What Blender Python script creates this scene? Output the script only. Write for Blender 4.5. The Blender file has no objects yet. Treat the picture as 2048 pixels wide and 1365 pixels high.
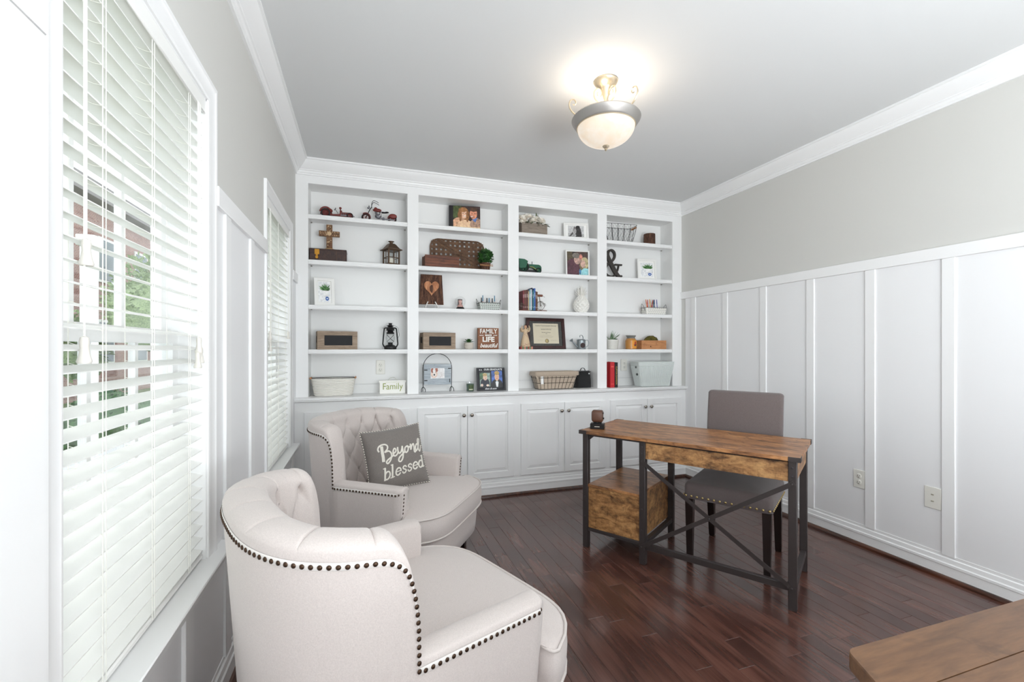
import bpy, bmesh, math, random
from mathutils import Vector, Matrix, noise
random.seed(7)
PI = math.pi
scene = bpy.context.scene
COL = scene.collection
# ---------------------------------------------------------------- camera
cam_d = bpy.data.cameras.new('camera')
cam = bpy.data.objects.new('camera', cam_d)
COL.objects.link(cam)
cam_d.sensor_width = 36.0
cam_d.lens = 894.6 * 36 / 2048
cam_d.shift_y = 14.6 / 2048
cam_d.clip_start = 0.02
cam.location = (0, 0, 1.25)
cam.rotation_euler = (math.radians(90), 0, math.radians(-18.316))
scene.camera = cam
# ---------------------------------------------------------------- world
world = bpy.data.worlds.new('daylight')
scene.world = world
world.use_nodes = True
bg = world.node_tree.nodes['Background']
bg.inputs[0].default_value = (0.93, 0.965, 1.0, 1)
bg.inputs[1].default_value = 1.75
sun_d = bpy.data.lights.new('sun', 'SUN')
sun_d.energy = 0.8
sun_d.angle = math.radians(15)
sun_d.color = (1.0, 0.97, 0.92)
sun = bpy.data.objects.new('sun', sun_d)
COL.objects.link(sun)
sun.rotation_euler = Vector((0.55, 0.40, -0.85)).to_track_quat('-Z', 'Y').to_euler()
sun.location = (-6, -4, 8)
# added soft fill light behind the camera, aimed forward into the room
fl_d = bpy.data.lights.new('front_fill', 'AREA')
fl_d.shape = 'RECTANGLE'
fl_d.size, fl_d.size_y = 3.2, 2.2
fl_d.energy = 24
fl_d.color = (0.90, 0.96, 1.0)
fl = bpy.data.objects.new('front_fill', fl_d)
COL.objects.link(fl)
fl.location = (1.5, -3.1, 1.45)
fl.rotation_euler = Vector((-0.08, 1.0, 0.30)).to_track_quat('-Z', 'Y').to_euler()
up_d = bpy.data.lights.new('ceiling_bounce', 'AREA')  # added unseen light, turned up so the ceiling fills the room
up_d.size = 1.6
up_d.energy = 125
up_d.color = (0.90, 0.96, 1.0)
up = bpy.data.objects.new('ceiling_bounce', up_d)
COL.objects.link(up)
up.location = (1.35, -1.35, 0.95)
up.rotation_euler = Vector((0.0, 0.25, 1.0)).to_track_quat('-Z', 'Y').to_euler()
# added fill light by the left wall behind the camera, no window modelled there
wd_d = bpy.data.lights.new('side_fill', 'AREA')
wd_d.shape = 'RECTANGLE'
wd_d.size, wd_d.size_y = 1.5, 1.6
wd_d.energy = 58
wd_d.color = (0.90, 0.96, 1.0)
wd = bpy.data.objects.new('side_fill', wd_d)
COL.objects.link(wd)
wd.location = (-0.44, -2.2, 1.45)
wd.rotation_euler = Vector((1.0, 0.15, 0.0)).to_track_quat('-Z', 'Z').to_euler()
scene.view_settings.view_transform = 'Standard'
scene.view_settings.look = 'None'
scene.view_settings.gamma = 1
scene.view_settings.use_curve_mapping = False
scene.view_settings.exposure = 0.27
scene.cycles.use_denoising = True
scene.cycles.max_bounces = 10
scene.cycles.diffuse_bounces = 6
scene.cycles.transmission_bounces = 8
scene.cycles.transparent_max_bounces = 12
scene.cycles.caustics_reflective = False
scene.cycles.caustics_refractive = False
scene.cycles.sample_clamp_indirect = 6.0

# ---------------------------------------------------------------- helpers
def tag(o, label=None, cat=None, group=None, kind=None):
    if label: o['label'] = label
    if cat: o['category'] = cat
    if group: o['group'] = group
    if kind: o['kind'] = kind
    return o

def thing(name, label, cat, loc=(0, 0, 0), rz=0.0, group=None, rot=None):
    o = bpy.data.objects.new(name, None)
    COL.objects.link(o)
    o.empty_display_size = 0.05
    o.location = loc
    o.rotation_euler = rot if rot else (0, 0, rz)
    return tag(o, label, cat, group)

class G:
    """collects shapes into one bmesh; mi = material slot of the next shape"""
    def __init__(self, M=None):
        self.bm = bmesh.new(); self.M = M or Matrix.Identity(4); self.mi = 0
    def _add(self, vs, fs):
        bv = [self.bm.verts.new(self.M @ Vector(v)) for v in vs]
        out = []
        for f in fs:
            try:
                bf = self.bm.faces.new([bv[i] for i in f]); bf.material_index = self.mi; bf.smooth = True
                out.append(bf)
            except ValueError:
                pass
        return bv, out
    def box(self, x0, x1, y0, y1, z0, z1, bev=0.0, R=None, seg=1):
        if bev <= 0:
            vs = [(x, y, z) for x in (x0, x1) for y in (y0, y1) for z in (z0, z1)]
            if R: vs = [R @ Vector(v) for v in vs]
            return self._add(vs, [(0, 1, 3, 2), (4, 6, 7, 5), (0, 4, 5, 1), (2, 3, 7, 6), (0, 2, 6, 4), (1, 5, 7, 3)])
        t = bmesh.new()
        bmesh.ops.create_cube(t, size=1.0, matrix=Matrix.Translation(((x0 + x1) / 2, (y0 + y1) / 2, (z0 + z1) / 2)) @ Matrix.Diagonal((abs(x1 - x0), abs(y1 - y0), abs(z1 - z0), 1)))
        bev = min(bev, 0.49 * min(abs(x1 - x0), abs(y1 - y0), abs(z1 - z0)))
        bmesh.ops.bevel(t, geom=t.edges[:], offset=bev, segments=seg, affect='EDGES', profile=0.5)
        self.take(t, R)
    def take(self, t, R=None):
        t.verts.index_update()
        vs = [(R @ v.co if R else v.co.copy()) for v in t.verts]
        fs = [[v.index for v in f.verts] for f in t.faces]
        t.free()
        return self._add(vs, fs)
    def ring_loft(self, rings, closed=True, cap0=True, cap1=True):
        n = len(rings[0]); vs = [p for r in rings for p in r]; fs = []
        m = n if closed else n - 1
        for i in range(len(rings) - 1):
            for j in range(m):
                a = i * n + j; b = i * n + (j + 1) % n
                fs.append((a, b, b + n, a + n))
        if cap0 and closed: fs.append(tuple(range(n - 1, -1, -1)))
        if cap1 and closed: k = (len(rings) - 1) * n; fs.append(tuple(range(k, k + n)))
        return self._add(vs, fs)
    def lathe(self, prof, c=(0, 0, 0), n=24, axis='Z', sx=1.0, sy=1.0):
        rings = []
        for r, z in prof:
            ring = []
            for k in range(n):
                a = 2 * PI * k / n; p = (r * math.cos(a) * sx, r * math.sin(a) * sy, z)
                if axis == 'Y': p = (p[0], -p[2], p[1])
                if axis == 'X': p = (p[2], p[0], p[1])
                ring.append((p[0] + c[0], p[1] + c[1], p[2] + c[2]))
            rings.append(ring)
        return self.ring_loft(rings)
    def cyl(self, p0, p1, r0, r1=None, n=12, cap=True):
        r1 = r0 if r1 is None else r1
        p0, p1 = Vector(p0), Vector(p1); d = (p1 - p0).normalized()
        a = d.orthogonal().normalized(); b = d.cross(a)
        rings = [[p + (a * math.cos(2 * PI * k / n) + b * math.sin(2 * PI * k / n)) * r for k in range(n)] for p, r in ((p0, r0), (p1, r1))]
        return self.ring_loft(rings, cap0=cap, cap1=cap)
    def tube(self, pts, r, n=6, closed=False, up=None):
        P = [Vector(p) for p in pts]; m = len(P); rings = []; a = None
        for i in range(m):
            if closed: d = P[(i + 1) % m] - P[i - 1]
            else: d = P[min(i + 1, m - 1)] - P[max(i - 1, 0)]
            if d.length < 1e-9: d = Vector((0, 0, 1))
            d.normalize()
            if a is None: a = d.orthogonal().normalized()
            a = (a - d * a.dot(d))
            a = a.normalized() if a.length > 1e-6 else d.orthogonal().normalized()
            b = d.cross(a); rr = r[i] if isinstance(r, (list, tuple)) else r
            rings.append([P[i] + (a * math.cos(2 * PI * k / n) + b * math.sin(2 * PI * k / n)) * rr for k in range(n)])
        if closed: rings.append(rings[0]); return self.ring_loft(rings, cap0=False, cap1=False)
        return self.ring_loft(rings)
    def prism(self, poly, z0, z1, R=None):
        n = len(poly)
        vs = [(x, y, z0) for x, y in poly] + [(x, y, z1) for x, y in poly]
        if R: vs = [R @ Vector(v) for v in vs]
        fs = [tuple(range(n - 1, -1, -1)), tuple(range(n, 2 * n))] + [(i, (i + 1) % n, (i + 1) % n + n, i + n) for i in range(n)]
        return self._add(vs, fs)
    def sph(self, c, r, n=12, m=8):
        rx, ry, rz = (r, r, r) if not isinstance(r, (tuple, list)) else r
        rings = []
        for i in range(m + 1):
            t = PI * i / m; s = max(math.sin(t), 0.002)
            rings.append([(c[0] + rx * s * math.cos(2 * PI * k / n), c[1] + ry * s * math.sin(2 * PI * k / n), c[2] - rz * math.cos(t)) for k in range(n)])
        return self.ring_loft(rings)
    def blob(self, c, r, sub=2, amp=0.25, freq=3.0, seed=0):
        t = bmesh.new(); bmesh.ops.create_icosphere(t, subdivisions=sub, radius=1.0)
        rx, ry, rz = (r, r, r) if not isinstance(r, (tuple, list)) else r
        for v in t.verts:
            d = 1 + amp * noise.noise(v.co * freq + Vector((seed * 3.1, seed, 0)))
            v.co = Vector((c[0] + v.co.x * rx * d, c[1] + v.co.y * ry * d, c[2] + v.co.z * rz * d))
        return self.take(t)
    def leaf(self, p, d, L, w, up=(0, 0, 1), droop=0.0, fold=0.15):
        p, d = Vector(p), Vector(d).normalized(); s = d.cross(Vector(up))
        s = s.normalized() if s.length > 1e-4 else Vector((1, 0, 0)); u = s.cross(d)
        m = p + d * L * 0.5 - Vector((0, 0, droop * L * .3)); e = p + d * L - Vector((0, 0, droop * L))
        t = u * 0.0012
        vs = [p, m + s * w / 2 + u * w * fold, e, m - s * w / 2 + u * w * fold, m + t * 0 - u * 0.0006]
        return self._add(vs, [(0, 1, 4), (1, 2, 4), (2, 3, 4), (3, 0, 4)])

def ob(name, g, mat, parent=None, label=None, cat=None, group=None, kind=None, sharp=38, smooth=True, loc=None):
    me = bpy.data.meshes.new(name)
    bmesh.ops.recalc_face_normals(g.bm, faces=g.bm.faces[:])
    g.bm.to_mesh(me); g.bm.free()
    for m in (mat if isinstance(mat, (list, tuple)) else [mat]): me.materials.append(m)
    if smooth: me.set_sharp_from_angle(angle=math.radians(sharp))
    else:
        for p in me.polygons: p.use_smooth = False
    o = bpy.data.objects.new(name, me); COL.objects.link(o)
    if parent: o.parent = parent
    if loc: o.location = loc
    return tag(o, label, cat, group, kind)

def inst(o, parent, loc=None, rot=None, scale=None, label=None):
    c = o.copy(); COL.objects.link(c); c.parent = parent
    if loc is not None: c.location = loc
    if rot is not None: c.rotation_euler = rot
    if scale is not None: c.scale = scale
    if label: c['label'] = label
    return c

def copy_tree(o, parent=None):
    c = o.copy(); COL.objects.link(c); c.parent = parent
    for ch in [x for x in bpy.data.objects if x.parent == o]:
        copy_tree(ch, c)
    return c

# ---------------------------------------------------------------- materials
_mats = {}
def newmat(name):
    m = bpy.data.materials.new(name); m.use_nodes = True
    return m, m.node_tree, m.node_tree.nodes['Principled BSDF']
def srgb(r, g, b):
    f = lambda c: (c / 255 / 12.92) if c / 255 <= 0.04045 else ((c / 255 + 0.055) / 1.055) ** 2.4
    return (f(r), f(g), f(b), 1)
def col(r, g, b, rough=0.6, metal=0.0, spec=None, name=None):
    k = (r, g, b, rough, metal)
    if k in _mats: return _mats[k]
    m, nt, p = newmat(name or 'paint_%d_%d_%d' % (r, g, b))
    p.inputs['Base Color'].default_value = srgb(r, g, b)
    p.inputs['Roughness'].default_value = rough; p.inputs['Metallic'].default_value = metal
    _mats[k] = m; return m
_pm = {}
def photo_col(r, g, b):
    k = (r, g, b)
    if k in _pm: return _pm[k]
    m, nt, p = newmat('print_ink_%d_%d_%d' % k)
    tc = nt.nodes.new('ShaderNodeTexCoord'); n = nt.nodes.new('ShaderNodeTexNoise'); n.inputs['Scale'].default_value = 55; n.inputs['Detail'].default_value = 4
    nt.links.new(tc.outputs['Object'], n.inputs['Vector']); rp = nt.nodes.new('ShaderNodeValToRGB'); e = rp.color_ramp.elements
    e[0].position, e[1].position = .3, .7; q_ = .92 if r + g + b > 560 else .74; e[0].color = srgb(r * q_, g * q_, b * q_); e[1].color = srgb(min(r * 1.14, 255), min(g * 1.14, 255), min(b * 1.14, 255))
    nt.links.new(n.outputs['Fac'], rp.inputs[0]); nt.links.new(rp.outputs[0], p.inputs['Base Color']); p.inputs['Roughness'].default_value = .4
    _pm[k] = m; return m
def N(nt, t, **kw):
    n = nt.nodes.new(t)
    for k, v in kw.items(): setattr(n, k, v)
    return n
def coords(nt, scale=(1, 1, 1), rand=False, kind='Object', rot=(0, 0, 0)):
    tc = N(nt, 'ShaderNodeTexCoord'); mp = N(nt, 'ShaderNodeMapping')
    mp.inputs['Scale'].default_value = scale; mp.inputs['Rotation'].default_value = rot
    nt.links.new(tc.outputs[kind], mp.inputs['Vector'])
    if rand:
        oi = N(nt, 'ShaderNodeObjectInfo'); mu = N(nt, 'ShaderNodeMath', operation='MULTIPLY'); mu.inputs[1].default_value = 37.0
        cb = N(nt, 'ShaderNodeCombineXYZ')
        nt.links.new(oi.outputs['Random'], mu.inputs[0])
        for i in range(3): nt.links.new(mu.outputs[0], cb.inputs[i])
        nt.links.new(cb.outputs[0], mp.inputs['Location'])
    return mp.outputs[0]
def tex_noise(nt, vec, scale, detail=4, rough=0.55, dist=0.0):
    n = N(nt, 'ShaderNodeTexNoise'); n.inputs['Scale'].default_value = scale; n.inputs['Detail'].default_value = detail
    n.inputs['Roughness'].default_value = rough; n.inputs['Distortion'].default_value = dist
    nt.links.new(vec, n.inputs['Vector']); return n.outputs['Fac']
def ramp(nt, fac, stops):
    r = N(nt, 'ShaderNodeValToRGB'); e = r.color_ramp.elements
    while len(e) < len(stops): e.new(0.5)
    for x, (p, c) in zip(e, stops): x.position = p; x.color = c
    nt.links.new(fac, r.inputs[0]); return r.outputs[0]
def bump(nt, p, h, strength=0.2, dist=0.002):
    b = N(nt, 'ShaderNodeBump'); b.inputs['Strength'].default_value = strength; b.inputs['Distance'].default_value = dist
    nt.links.new(h, b.inputs['Height']); nt.links.new(b.outputs[0], p.inputs['Normal'])
def mixc(nt, fac, a, b, mode='MIX'):
    m = N(nt, 'ShaderNodeMix', data_type='RGBA', blend_type=mode)
    for s, v in ((m.inputs[0], fac), (m.inputs[6], a), (m.inputs[7], b)):
        if isinstance(v, (int, float)): s.default_value = v
        elif isinstance(v, (tuple, list)): s.default_value = v
        else: nt.links.new(v, s)
    return m.outputs[2]

def paint(name, c, rough=0.55, bs=0.08, scale=180):
    m, nt, p = newmat(name)
    v = coords(nt); n = tex_noise(nt, v, scale, 2)
    p.inputs['Base Color'].default_value = srgb(*c); p.inputs['Roughness'].default_value = rough
    bump(nt, p, n, bs, 0.001); return m
M_GREY = paint('greige_wall_paint', (210, 209, 205), 0.7)
M_CEIL = paint('ceiling_paint', (222, 223, 223), 0.8)
M_WHITE = paint('white_trim_paint', (243, 243, 243), 0.38, 0.03, 60)
M_WHITE2 = paint('white_panel_paint', (240, 240, 241), 0.45, 0.03, 60)
M_SHELF = paint('white_bookcase_paint', (236, 236, 235), 0.4, 0.03, 60)
M_PLATE = col(232, 230, 222, 0.35, name='outlet_plastic')
M_SLOT = col(60, 58, 52, 0.6)

def fabric(name, c1, c2, scale=900, bs=0.35, rough=0.92, sheen=0.25):
    m, nt, p = newmat(name)
    v = coords(nt); a = tex_noise(nt, v, scale, 2, 0.6); b = tex_noise(nt, v, scale * 0.45, 3, 0.6)
    ad = N(nt, 'ShaderNodeMath', operation='ADD'); nt.links.new(a, ad.inputs[0]); nt.links.new(b, ad.inputs[1])
    h = N(nt, 'ShaderNodeMath', operation='MULTIPLY'); h.inputs[1].default_value = 0.5; nt.links.new(ad.outputs[0], h.inputs[0])
    nt.links.new(ramp(nt, h.outputs[0], [(0.32, srgb(*c1)), (0.68, srgb(*c2))]), p.inputs['Base Color'])
    p.inputs['Roughness'].default_value = rough; p.inputs['Sheen Weight'].default_value = sheen
    bump(nt, p, a, bs, 0.001); return m
M_LINEN = fabric('oatmeal_linen', (200, 190, 186), (220, 210, 205), 700, 0.3)
M_LINEN_P = fabric('oatmeal_piping', (206, 197, 192), (224, 215, 210), 700, 0.3)
M_TAPE = fabric('pale_trim_tape', (226, 220, 215), (238, 233, 229), 700, 0.2)
M_TAUPE = fabric('taupe_chair_cloth', (92, 82, 81), (117, 106, 104), 800, 0.4)
M_PILLOW = fabric('grey_pillow_cloth', (112, 106, 102), (136, 129, 124), 600, 0.4)
M_PRINT = fabric('cream_embroidery', (222, 217, 206), (240, 236, 226), 900, 0.4)
M_NAIL = col(74, 56, 44, 0.38, 0.8, name='antique_nailhead')
M_BRASS = col(196, 172, 118, 0.28, 0.95, name='brass_nailhead')
M_NICKEL = col(150, 143, 134, 0.28, 0.95, name='brushed_nickel')
M_DARKLEG = col(30, 20, 18, 0.3, name='espresso_leg')

def floor_wood(name, stops, grain=1.0, rough=0.28, axis='Y', kind='Object', rand=True):
    m, nt, p = newmat(name)
    sc = (22, 0.8, 22) if axis == 'Y' else (0.8, 22, 22)
    v = coords(nt, sc, rand, kind)
    g1 = tex_noise(nt, v, 2.2, 5, 0.6, 0.6); 
    v2 = coords(nt, (sc[0] * 6, sc[1] * 3, sc[2] * 6), rand, kind); g2 = tex_noise(nt, v2, 2.5, 3, 0.6)
    wv = N(nt, 'ShaderNodeTexWave', wave_type='RINGS', rings_direction='X' if axis == 'Y' else 'Y')
    wv.inputs['Scale'].default_value = 1.1; wv.inputs['Distortion'].default_value = 5; wv.inputs['Detail'].default_value = 3; wv.inputs['Detail Scale'].default_value = 1.2
    nt.links.new(v, wv.inputs['Vector'])
    ad = N(nt, 'ShaderNodeMath', operation='MULTIPLY_ADD'); ad.inputs[1].default_value = 0.5; nt.links.new(g1, ad.inputs[0])
    m2 = N(nt, 'ShaderNodeMath', operation='MULTIPLY'); m2.inputs[1].default_value = 0.25; nt.links.new(g2, m2.inputs[0]); nt.links.new(m2.outputs[0], ad.inputs[2])
    m3 = N(nt, 'ShaderNodeMath', operation='MULTIPLY_ADD'); m3.inputs[1].default_value = 0.25; nt.links.new(wv.outputs['Fac'], m3.inputs[0]); nt.links.new(ad.outputs[0], m3.inputs[2])
    c = ramp(nt, m3.outputs[0], stops)
    if rand:
        oi = N(nt, 'ShaderNodeObjectInfo'); mr = N(nt, 'ShaderNodeMapRange'); mr.inputs[3].default_value = 0.82; mr.inputs[4].default_value = 1.18
        nt.links.new(oi.outputs['Random'], mr.inputs[0])
        c = mixc(nt, 1.0, c, mr.outputs[0], 'MULTIPLY')
    nt.links.new(c, p.inputs['Base Color'])
    p.inputs['Roughness'].default_value = rough; p.inputs['Coat Weight'].default_value = 0.45; p.inputs['Coat Roughness'].default_value = 0.12
    bump(nt, p, g2, 0.12, 0.001); return m
M_FLOOR = floor_wood('dark_cherry_floorboard', [(0.30, srgb(66, 40, 34)), (0.5, srgb(86, 55, 47)), (0.72, srgb(102, 68, 58))], rough=0.27)
M_SHOE = floor_wood('dark_wood_moulding', [(0.3, srgb(48, 24, 15)), (0.7, srgb(92, 52, 34))], rough=0.3, rand=False)
M_SUB = col(22, 12, 9, 0.8)

def rustic(name, dark, mid, light, sc=(1.2, 12, 12), rough=0.42, scale=2.2, contrast=0.18):
    m, nt, p = newmat(name)
    v = coords(nt, sc, True); a = tex_noise(nt, v, scale, 6, 0.62, 0.8)
    v2 = coords(nt, (sc[0] * 4, sc[1] * 4, sc[2] * 4), True); b = tex_noise(nt, v2, scale, 3, 0.7)
    v3 = coords(nt, (sc[0] * 2.5 + 1, sc[1] * .45, sc[2] * .45), True); k = tex_noise(nt, v3, 2.6, 4, 0.7, 0.5)
    c = ramp(nt, a, [(0.5 - contrast, dark), (0.5, mid), (0.5 + contrast, light)])
    c = mixc(nt, 0.35, c, ramp(nt, b, [(0.35, dark), (0.65, light)]))
    c = mixc(nt, ramp(nt, k, [(0.55, (0, 0, 0, 1)), (0.72, (0.8, 0.8, 0.8, 1))]), c, dark)
    nt.links.new(c, p.inputs['Base Color']); p.inputs['Roughness'].default_value = rough
    bump(nt, p, b, 0.12, 0.001); return m
M_RUST = rustic('rustic_desk_top', srgb(82, 54, 38), srgb(158, 106, 66), srgb(204, 148, 98), sc=(2.0, 9, 9), contrast=0.14, rough=0.36)
M_RUST2 = rustic('rustic_desk_panel', srgb(72, 46, 32), srgb(162, 114, 70), srgb(208, 160, 106), sc=(3.6, 8, 8), contrast=0.14)
M_BLACKST = paint('black_powder_steel', (56, 49, 48), 0.5, 0.25, 500)
M_TABLE = rustic('walnut_table_top', srgb(78, 54, 37), srgb(108, 76, 52), srgb(130, 95, 66), sc=(1.2, 9, 9), contrast=0.25, rough=0.4)
M_CRATE = rustic('grey_brown_crate_wood', srgb(120, 102, 86), srgb(158, 138, 118), srgb(182, 162, 142), sc=(2, 30, 30), rough=0.7)
M_CHALK = paint('chalkboard', (44, 44, 46), 0.85)
M_REDWOOD = rustic('red_brown_wood', srgb(58, 26, 14), srgb(104, 52, 28), srgb(132, 72, 40), sc=(2, 24, 24), rough=0.5)
M_PINE = rustic('warm_pine_wood', srgb(150, 96, 58), srgb(190, 130, 84), srgb(214, 158, 108), sc=(2, 26, 26), rough=0.6)
M_TOBACCO = rustic('tobacco_basket_slat', srgb(66, 44, 30), srgb(96, 68, 48), srgb(126, 94, 68), sc=(5, 5, 5), rough=0.7)
M_SIGNBR = rustic('brown_sign_wood', srgb(98, 58, 36), srgb(134, 84, 54), srgb(156, 102, 68), sc=(2, 20, 20), rough=0.6)
M_GREYBOX = rustic('weathered_planter_wood', srgb(112, 100, 90), srgb(140, 128, 116), srgb(160, 148, 136), sc=(2, 24, 24), rough=0.75)
M_BLUEWOOD = rustic('whitewashed_board', srgb(150, 160, 170), srgb(178, 188, 196), srgb(206, 212, 216), sc=(2, 26, 26), rough=0.7)
M_BARK = rustic('tree_bark', srgb(30, 16, 12), srgb(70, 40, 30), srgb(128, 90, 68), sc=(60, 60, 5), rough=0.85, contrast=0.10)
M_HEART = rustic('carved_heartwood', srgb(120, 66, 36), srgb(184, 118, 78), srgb(222, 164, 120), sc=(18, 18, 4), rough=0.7)
M_LEATHER = rustic('old_book_leather', srgb(30, 18, 16), srgb(58, 36, 32), srgb(82, 54, 44), sc=(20, 6, 20), rough=0.55)
M_CROSS = rustic('carved_cross_wood', srgb(52, 30, 18), srgb(110, 74, 46), srgb(170, 130, 90), sc=(38, 38, 38), rough=0.6, contrast=0.12)
M_BLACKM = col(26, 25, 26, 0.4, 0.3, name='black_iron')
M_BRONZE = col(96, 76, 60, 0.5, 0.6, name='weathered_bronze')
M_REDM = paint('worn_red_metal', (112, 40, 34), 0.5, 0.3, 300)
M_CHROME = col(140, 140, 146, 0.25, 0.9, name='grey_metal')
M_GREENM = col(24, 84, 60, 0.35, 0.2, name='tractor_green')
M_GALV = col(150, 158, 162, 0.38, 0.75, name='galvanised_steel')
M_CREAMC = paint('cream_ceramic', (240, 238, 232), 0.25, 0.02, 60)
M_WICKER = paint('white_wicker', (236, 233, 226), 0.7, 0.3, 200)
M_WICKERG = paint('pale_woven_basket', (226, 231, 229), 0.6, 0.3, 200)
M_LINER = fabric('tan_basket_liner', (176, 158, 140), (200, 184, 166), 500, 0.5)
M_PAPER = col(246, 245, 242, 0.6)
M_FRAMEW = paint('white_frame', (240, 239, 236), 0.4, 0.02)
M_BLACKCLOTH = fabric('black_nylon', (16, 16, 18), (34, 34, 36), 400, 0.4)
def leafmat(name, c1, c2, rough=0.55):
    m, nt, p = newmat(name); v = coords(nt); n = tex_noise(nt, v, 30, 3)
    nt.links.new(ramp(nt, n, [(0.35, srgb(*c1)), (0.65, srgb(*c2))]), p.inputs['Base Color']); p.inputs['Roughness'].default_value = rough; return m
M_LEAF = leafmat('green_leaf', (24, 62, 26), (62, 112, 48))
M_LEAF2 = leafmat('pale_green_leaf', (92, 120, 92), (140, 162, 128))
M_MOSS = leafmat('olive_moss', (58, 54, 18), (110, 100, 36), 0.9)
M_PETAL = leafmat('cream_petal', (240, 232, 220), (252, 249, 242))
M_PETAL.node_tree.nodes['Principled BSDF'].inputs['Subsurface Weight'].default_value = .4
M_PETAL.node_tree.nodes['Principled BSDF'].inputs['Subsurface Radius'].default_value = (.02, .018, .015)
def glass(name, c=(0.9, 0.95, 0.93, 1), rough=0.0, t=0.85, ior=1.45):
    m, nt, p = newmat(name)
    tr = N(nt, 'ShaderNodeBsdfTransparent'); tr.inputs[0].default_value = c
    gl = N(nt, 'ShaderNodeBsdfGlossy'); gl.inputs['Roughness'].default_value = rough
    mx = N(nt, 'ShaderNodeMixShader'); lw = N(nt, 'ShaderNodeLayerWeight'); lw.inputs['Blend'].default_value = 0.15
    mr = N(nt, 'ShaderNodeMapRange'); mr.inputs[3].default_value = 0.04; mr.inputs[4].default_value = 1 - t + 0.3
    nt.links.new(lw.outputs['Facing'], mr.inputs[0]); nt.links.new(mr.outputs[0], mx.inputs[0])
    nt.links.new(tr.outputs[0], mx.inputs[1]); nt.links.new(gl.outputs[0], mx.inputs[2])
    nt.links.new(mx.outputs[0], nt.nodes['Material Output'].inputs['Surface']); return m
M_GLASS = glass('clear_glass', (.985, .99, .99, 1))
M_PANE = glass('window_glass', (0.97, 0.985, 0.98, 1))

def text(body, size, mat, parent, loc, rot=(PI / 2, 0, 0), ext=0.0006, off=0.0, shear=0.0, align='CENTER', sx=1.0, name='lettering', spacing=1.0):
    c = bpy.data.curves.new('t', 'FONT'); c.body = body; c.size = size; c.extrude = ext; c.offset = off; c.shear = shear
    c.align_x = align; c.align_y = 'CENTER'; c.space_character = spacing; c.resolution_u = 3
    t = bpy.data.objects.new('t', c); COL.objects.link(t)
    me = bpy.data.meshes.new_from_object(t.evaluated_get(bpy.context.evaluated_depsgraph_get()))
    bpy.data.objects.remove(t); me.name = name; me.materials.clear(); me.materials.append(mat)
    o = bpy.data.objects.new(name, me); COL.objects.link(o); o.parent = parent
    o.location = loc; o.rotation_euler = rot; o.scale = (sx, 1, 1); return o

def smooth_path(pts, k=6, closed=False):
    P = [Vector(p) for p in pts]; n = len(P); out = []
    for i in range(n if closed else n - 1):
        if closed: a, b, c, d = P[i - 1], P[i], P[(i + 1) % n], P[(i + 2) % n]
        else: a, b, c, d = P[max(i - 1, 0)], P[i], P[i + 1], P[min(i + 2, n - 1)]
        for j in range(k):
            t = j / k
            out.append(0.5 * ((2 * b) + (c - a) * t + (2 * a - 5 * b + 4 * c - d) * t * t + (3 * b - a - 3 * c + d) * t ** 3))
    if not closed: out.append(P[-1])
    return out
# ================================================================ SETTING
XL, XR, YB, YN, H = -0.488, 3.0, 3.695, -3.3, 2.665   # left wall, right wall, bookcase face, near end, ceiling
S = 'structure'
# ---- floor of separate boards
g = G(); g.box(XL - .15, XR + .15, YN, 4.05, -0.06, -0.0125)
floor = ob('floor', g, M_SUB, kind=S)
PW = 0.0805
def board_mesh(g, x0, x1, y0, y1):
    c = 0.0009; z = 0.0
    ring = lambda i, zz: [(x0 + i, y0 + i, zz), (x1 - i, y0 + i, zz), (x1 - i, y1 - i, zz), (x0 + i, y1 - i, zz)]
    g.ring_loft([ring(0.0004, -0.012), ring(0.0004, -c), ring(c + 0.0004, z)], cap0=False)
near = G(); nb = 0
x = 0.981 - 19 * PW
i = 0
while x < XR:
    x0, x1 = max(x, XL), min(x + PW, XR)
    rnd = random.Random(1000 + i); y = 0.62 + rnd.uniform(-.25, .1)
    board_mesh(near, x0, x1, YN, y)
    while y < 3.62:
        L = rnd.uniform(0.42, 1.05); y1 = min(y + L, 3.66)
        if 3.66 - y1 < 0.2: y1 = 3.66
        g = G(); board_mesh(g, x0, x1, y, y1)
        ob('floor_board', g, M_FLOOR, floor); nb += 1
        y = y1
    x += PW; i += 1
ob('floor_board_run', near, M_FLOOR, floor, kind='stuff')
# ---- ceiling and crown
g = G(); g.box(XL - .15, XR + .15, YN, 4.05, H, H + .06)
ob('ceiling', g, M_CEIL, kind=S)
CP = [(0.09, 0), (0.09, -.012), (.080, -.014), (.074, -.024), (.060, -.044), (.042, -.060), (.030, -.070), (.030, -.076), (.022, -.079), (.018, -.092), (.012, -.096), (.012, -.106), (0, -.106)]
BP = [(0, 0), (.016, 0), (.016, .072), (.020, .075), (.020, .087), (.015, .092), (.013, .114), (.007, .118), (.007, .134), (0, .134)]
def sweep(name, prof, z0, segs, mat, kind=S, parent=None):
    """segs: list of (fn(p)->(x,y) start, fn(p)->(x,y) end)"""
    g = G()
    for a, b in segs:
        g.ring_loft([[(*a(p), z0 + z) for p, z in prof], [(*b(p), z0 + z) for p, z in prof]])
    return ob(name, g, mat, parent, kind=kind if not parent else None, sharp=25)
sweep('trim_1', CP, H, [(lambda p: (XL + p, YN), lambda p: (XL + p, YB - p))], M_WHITE)
sweep('trim_2', CP, H, [(lambda p: (XL + p, YB - p), lambda p: (XR - p, YB - p))], M_WHITE)
sweep('trim_3', CP, H, [(lambda p: (XR - p, YB - p), lambda p: (XR - p, YN))], M_WHITE)
YC = 3.633   # base cabinet face
def shoe(a, b, base):
    Q = [(0.016, 0), (.034, 0), (.034, .006), (.031, .014), (.025, .020), (.016, .022)]
    sweep('shoe_moulding', Q, 0.0, [(a, b)], M_SHOE, parent=base)
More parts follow.
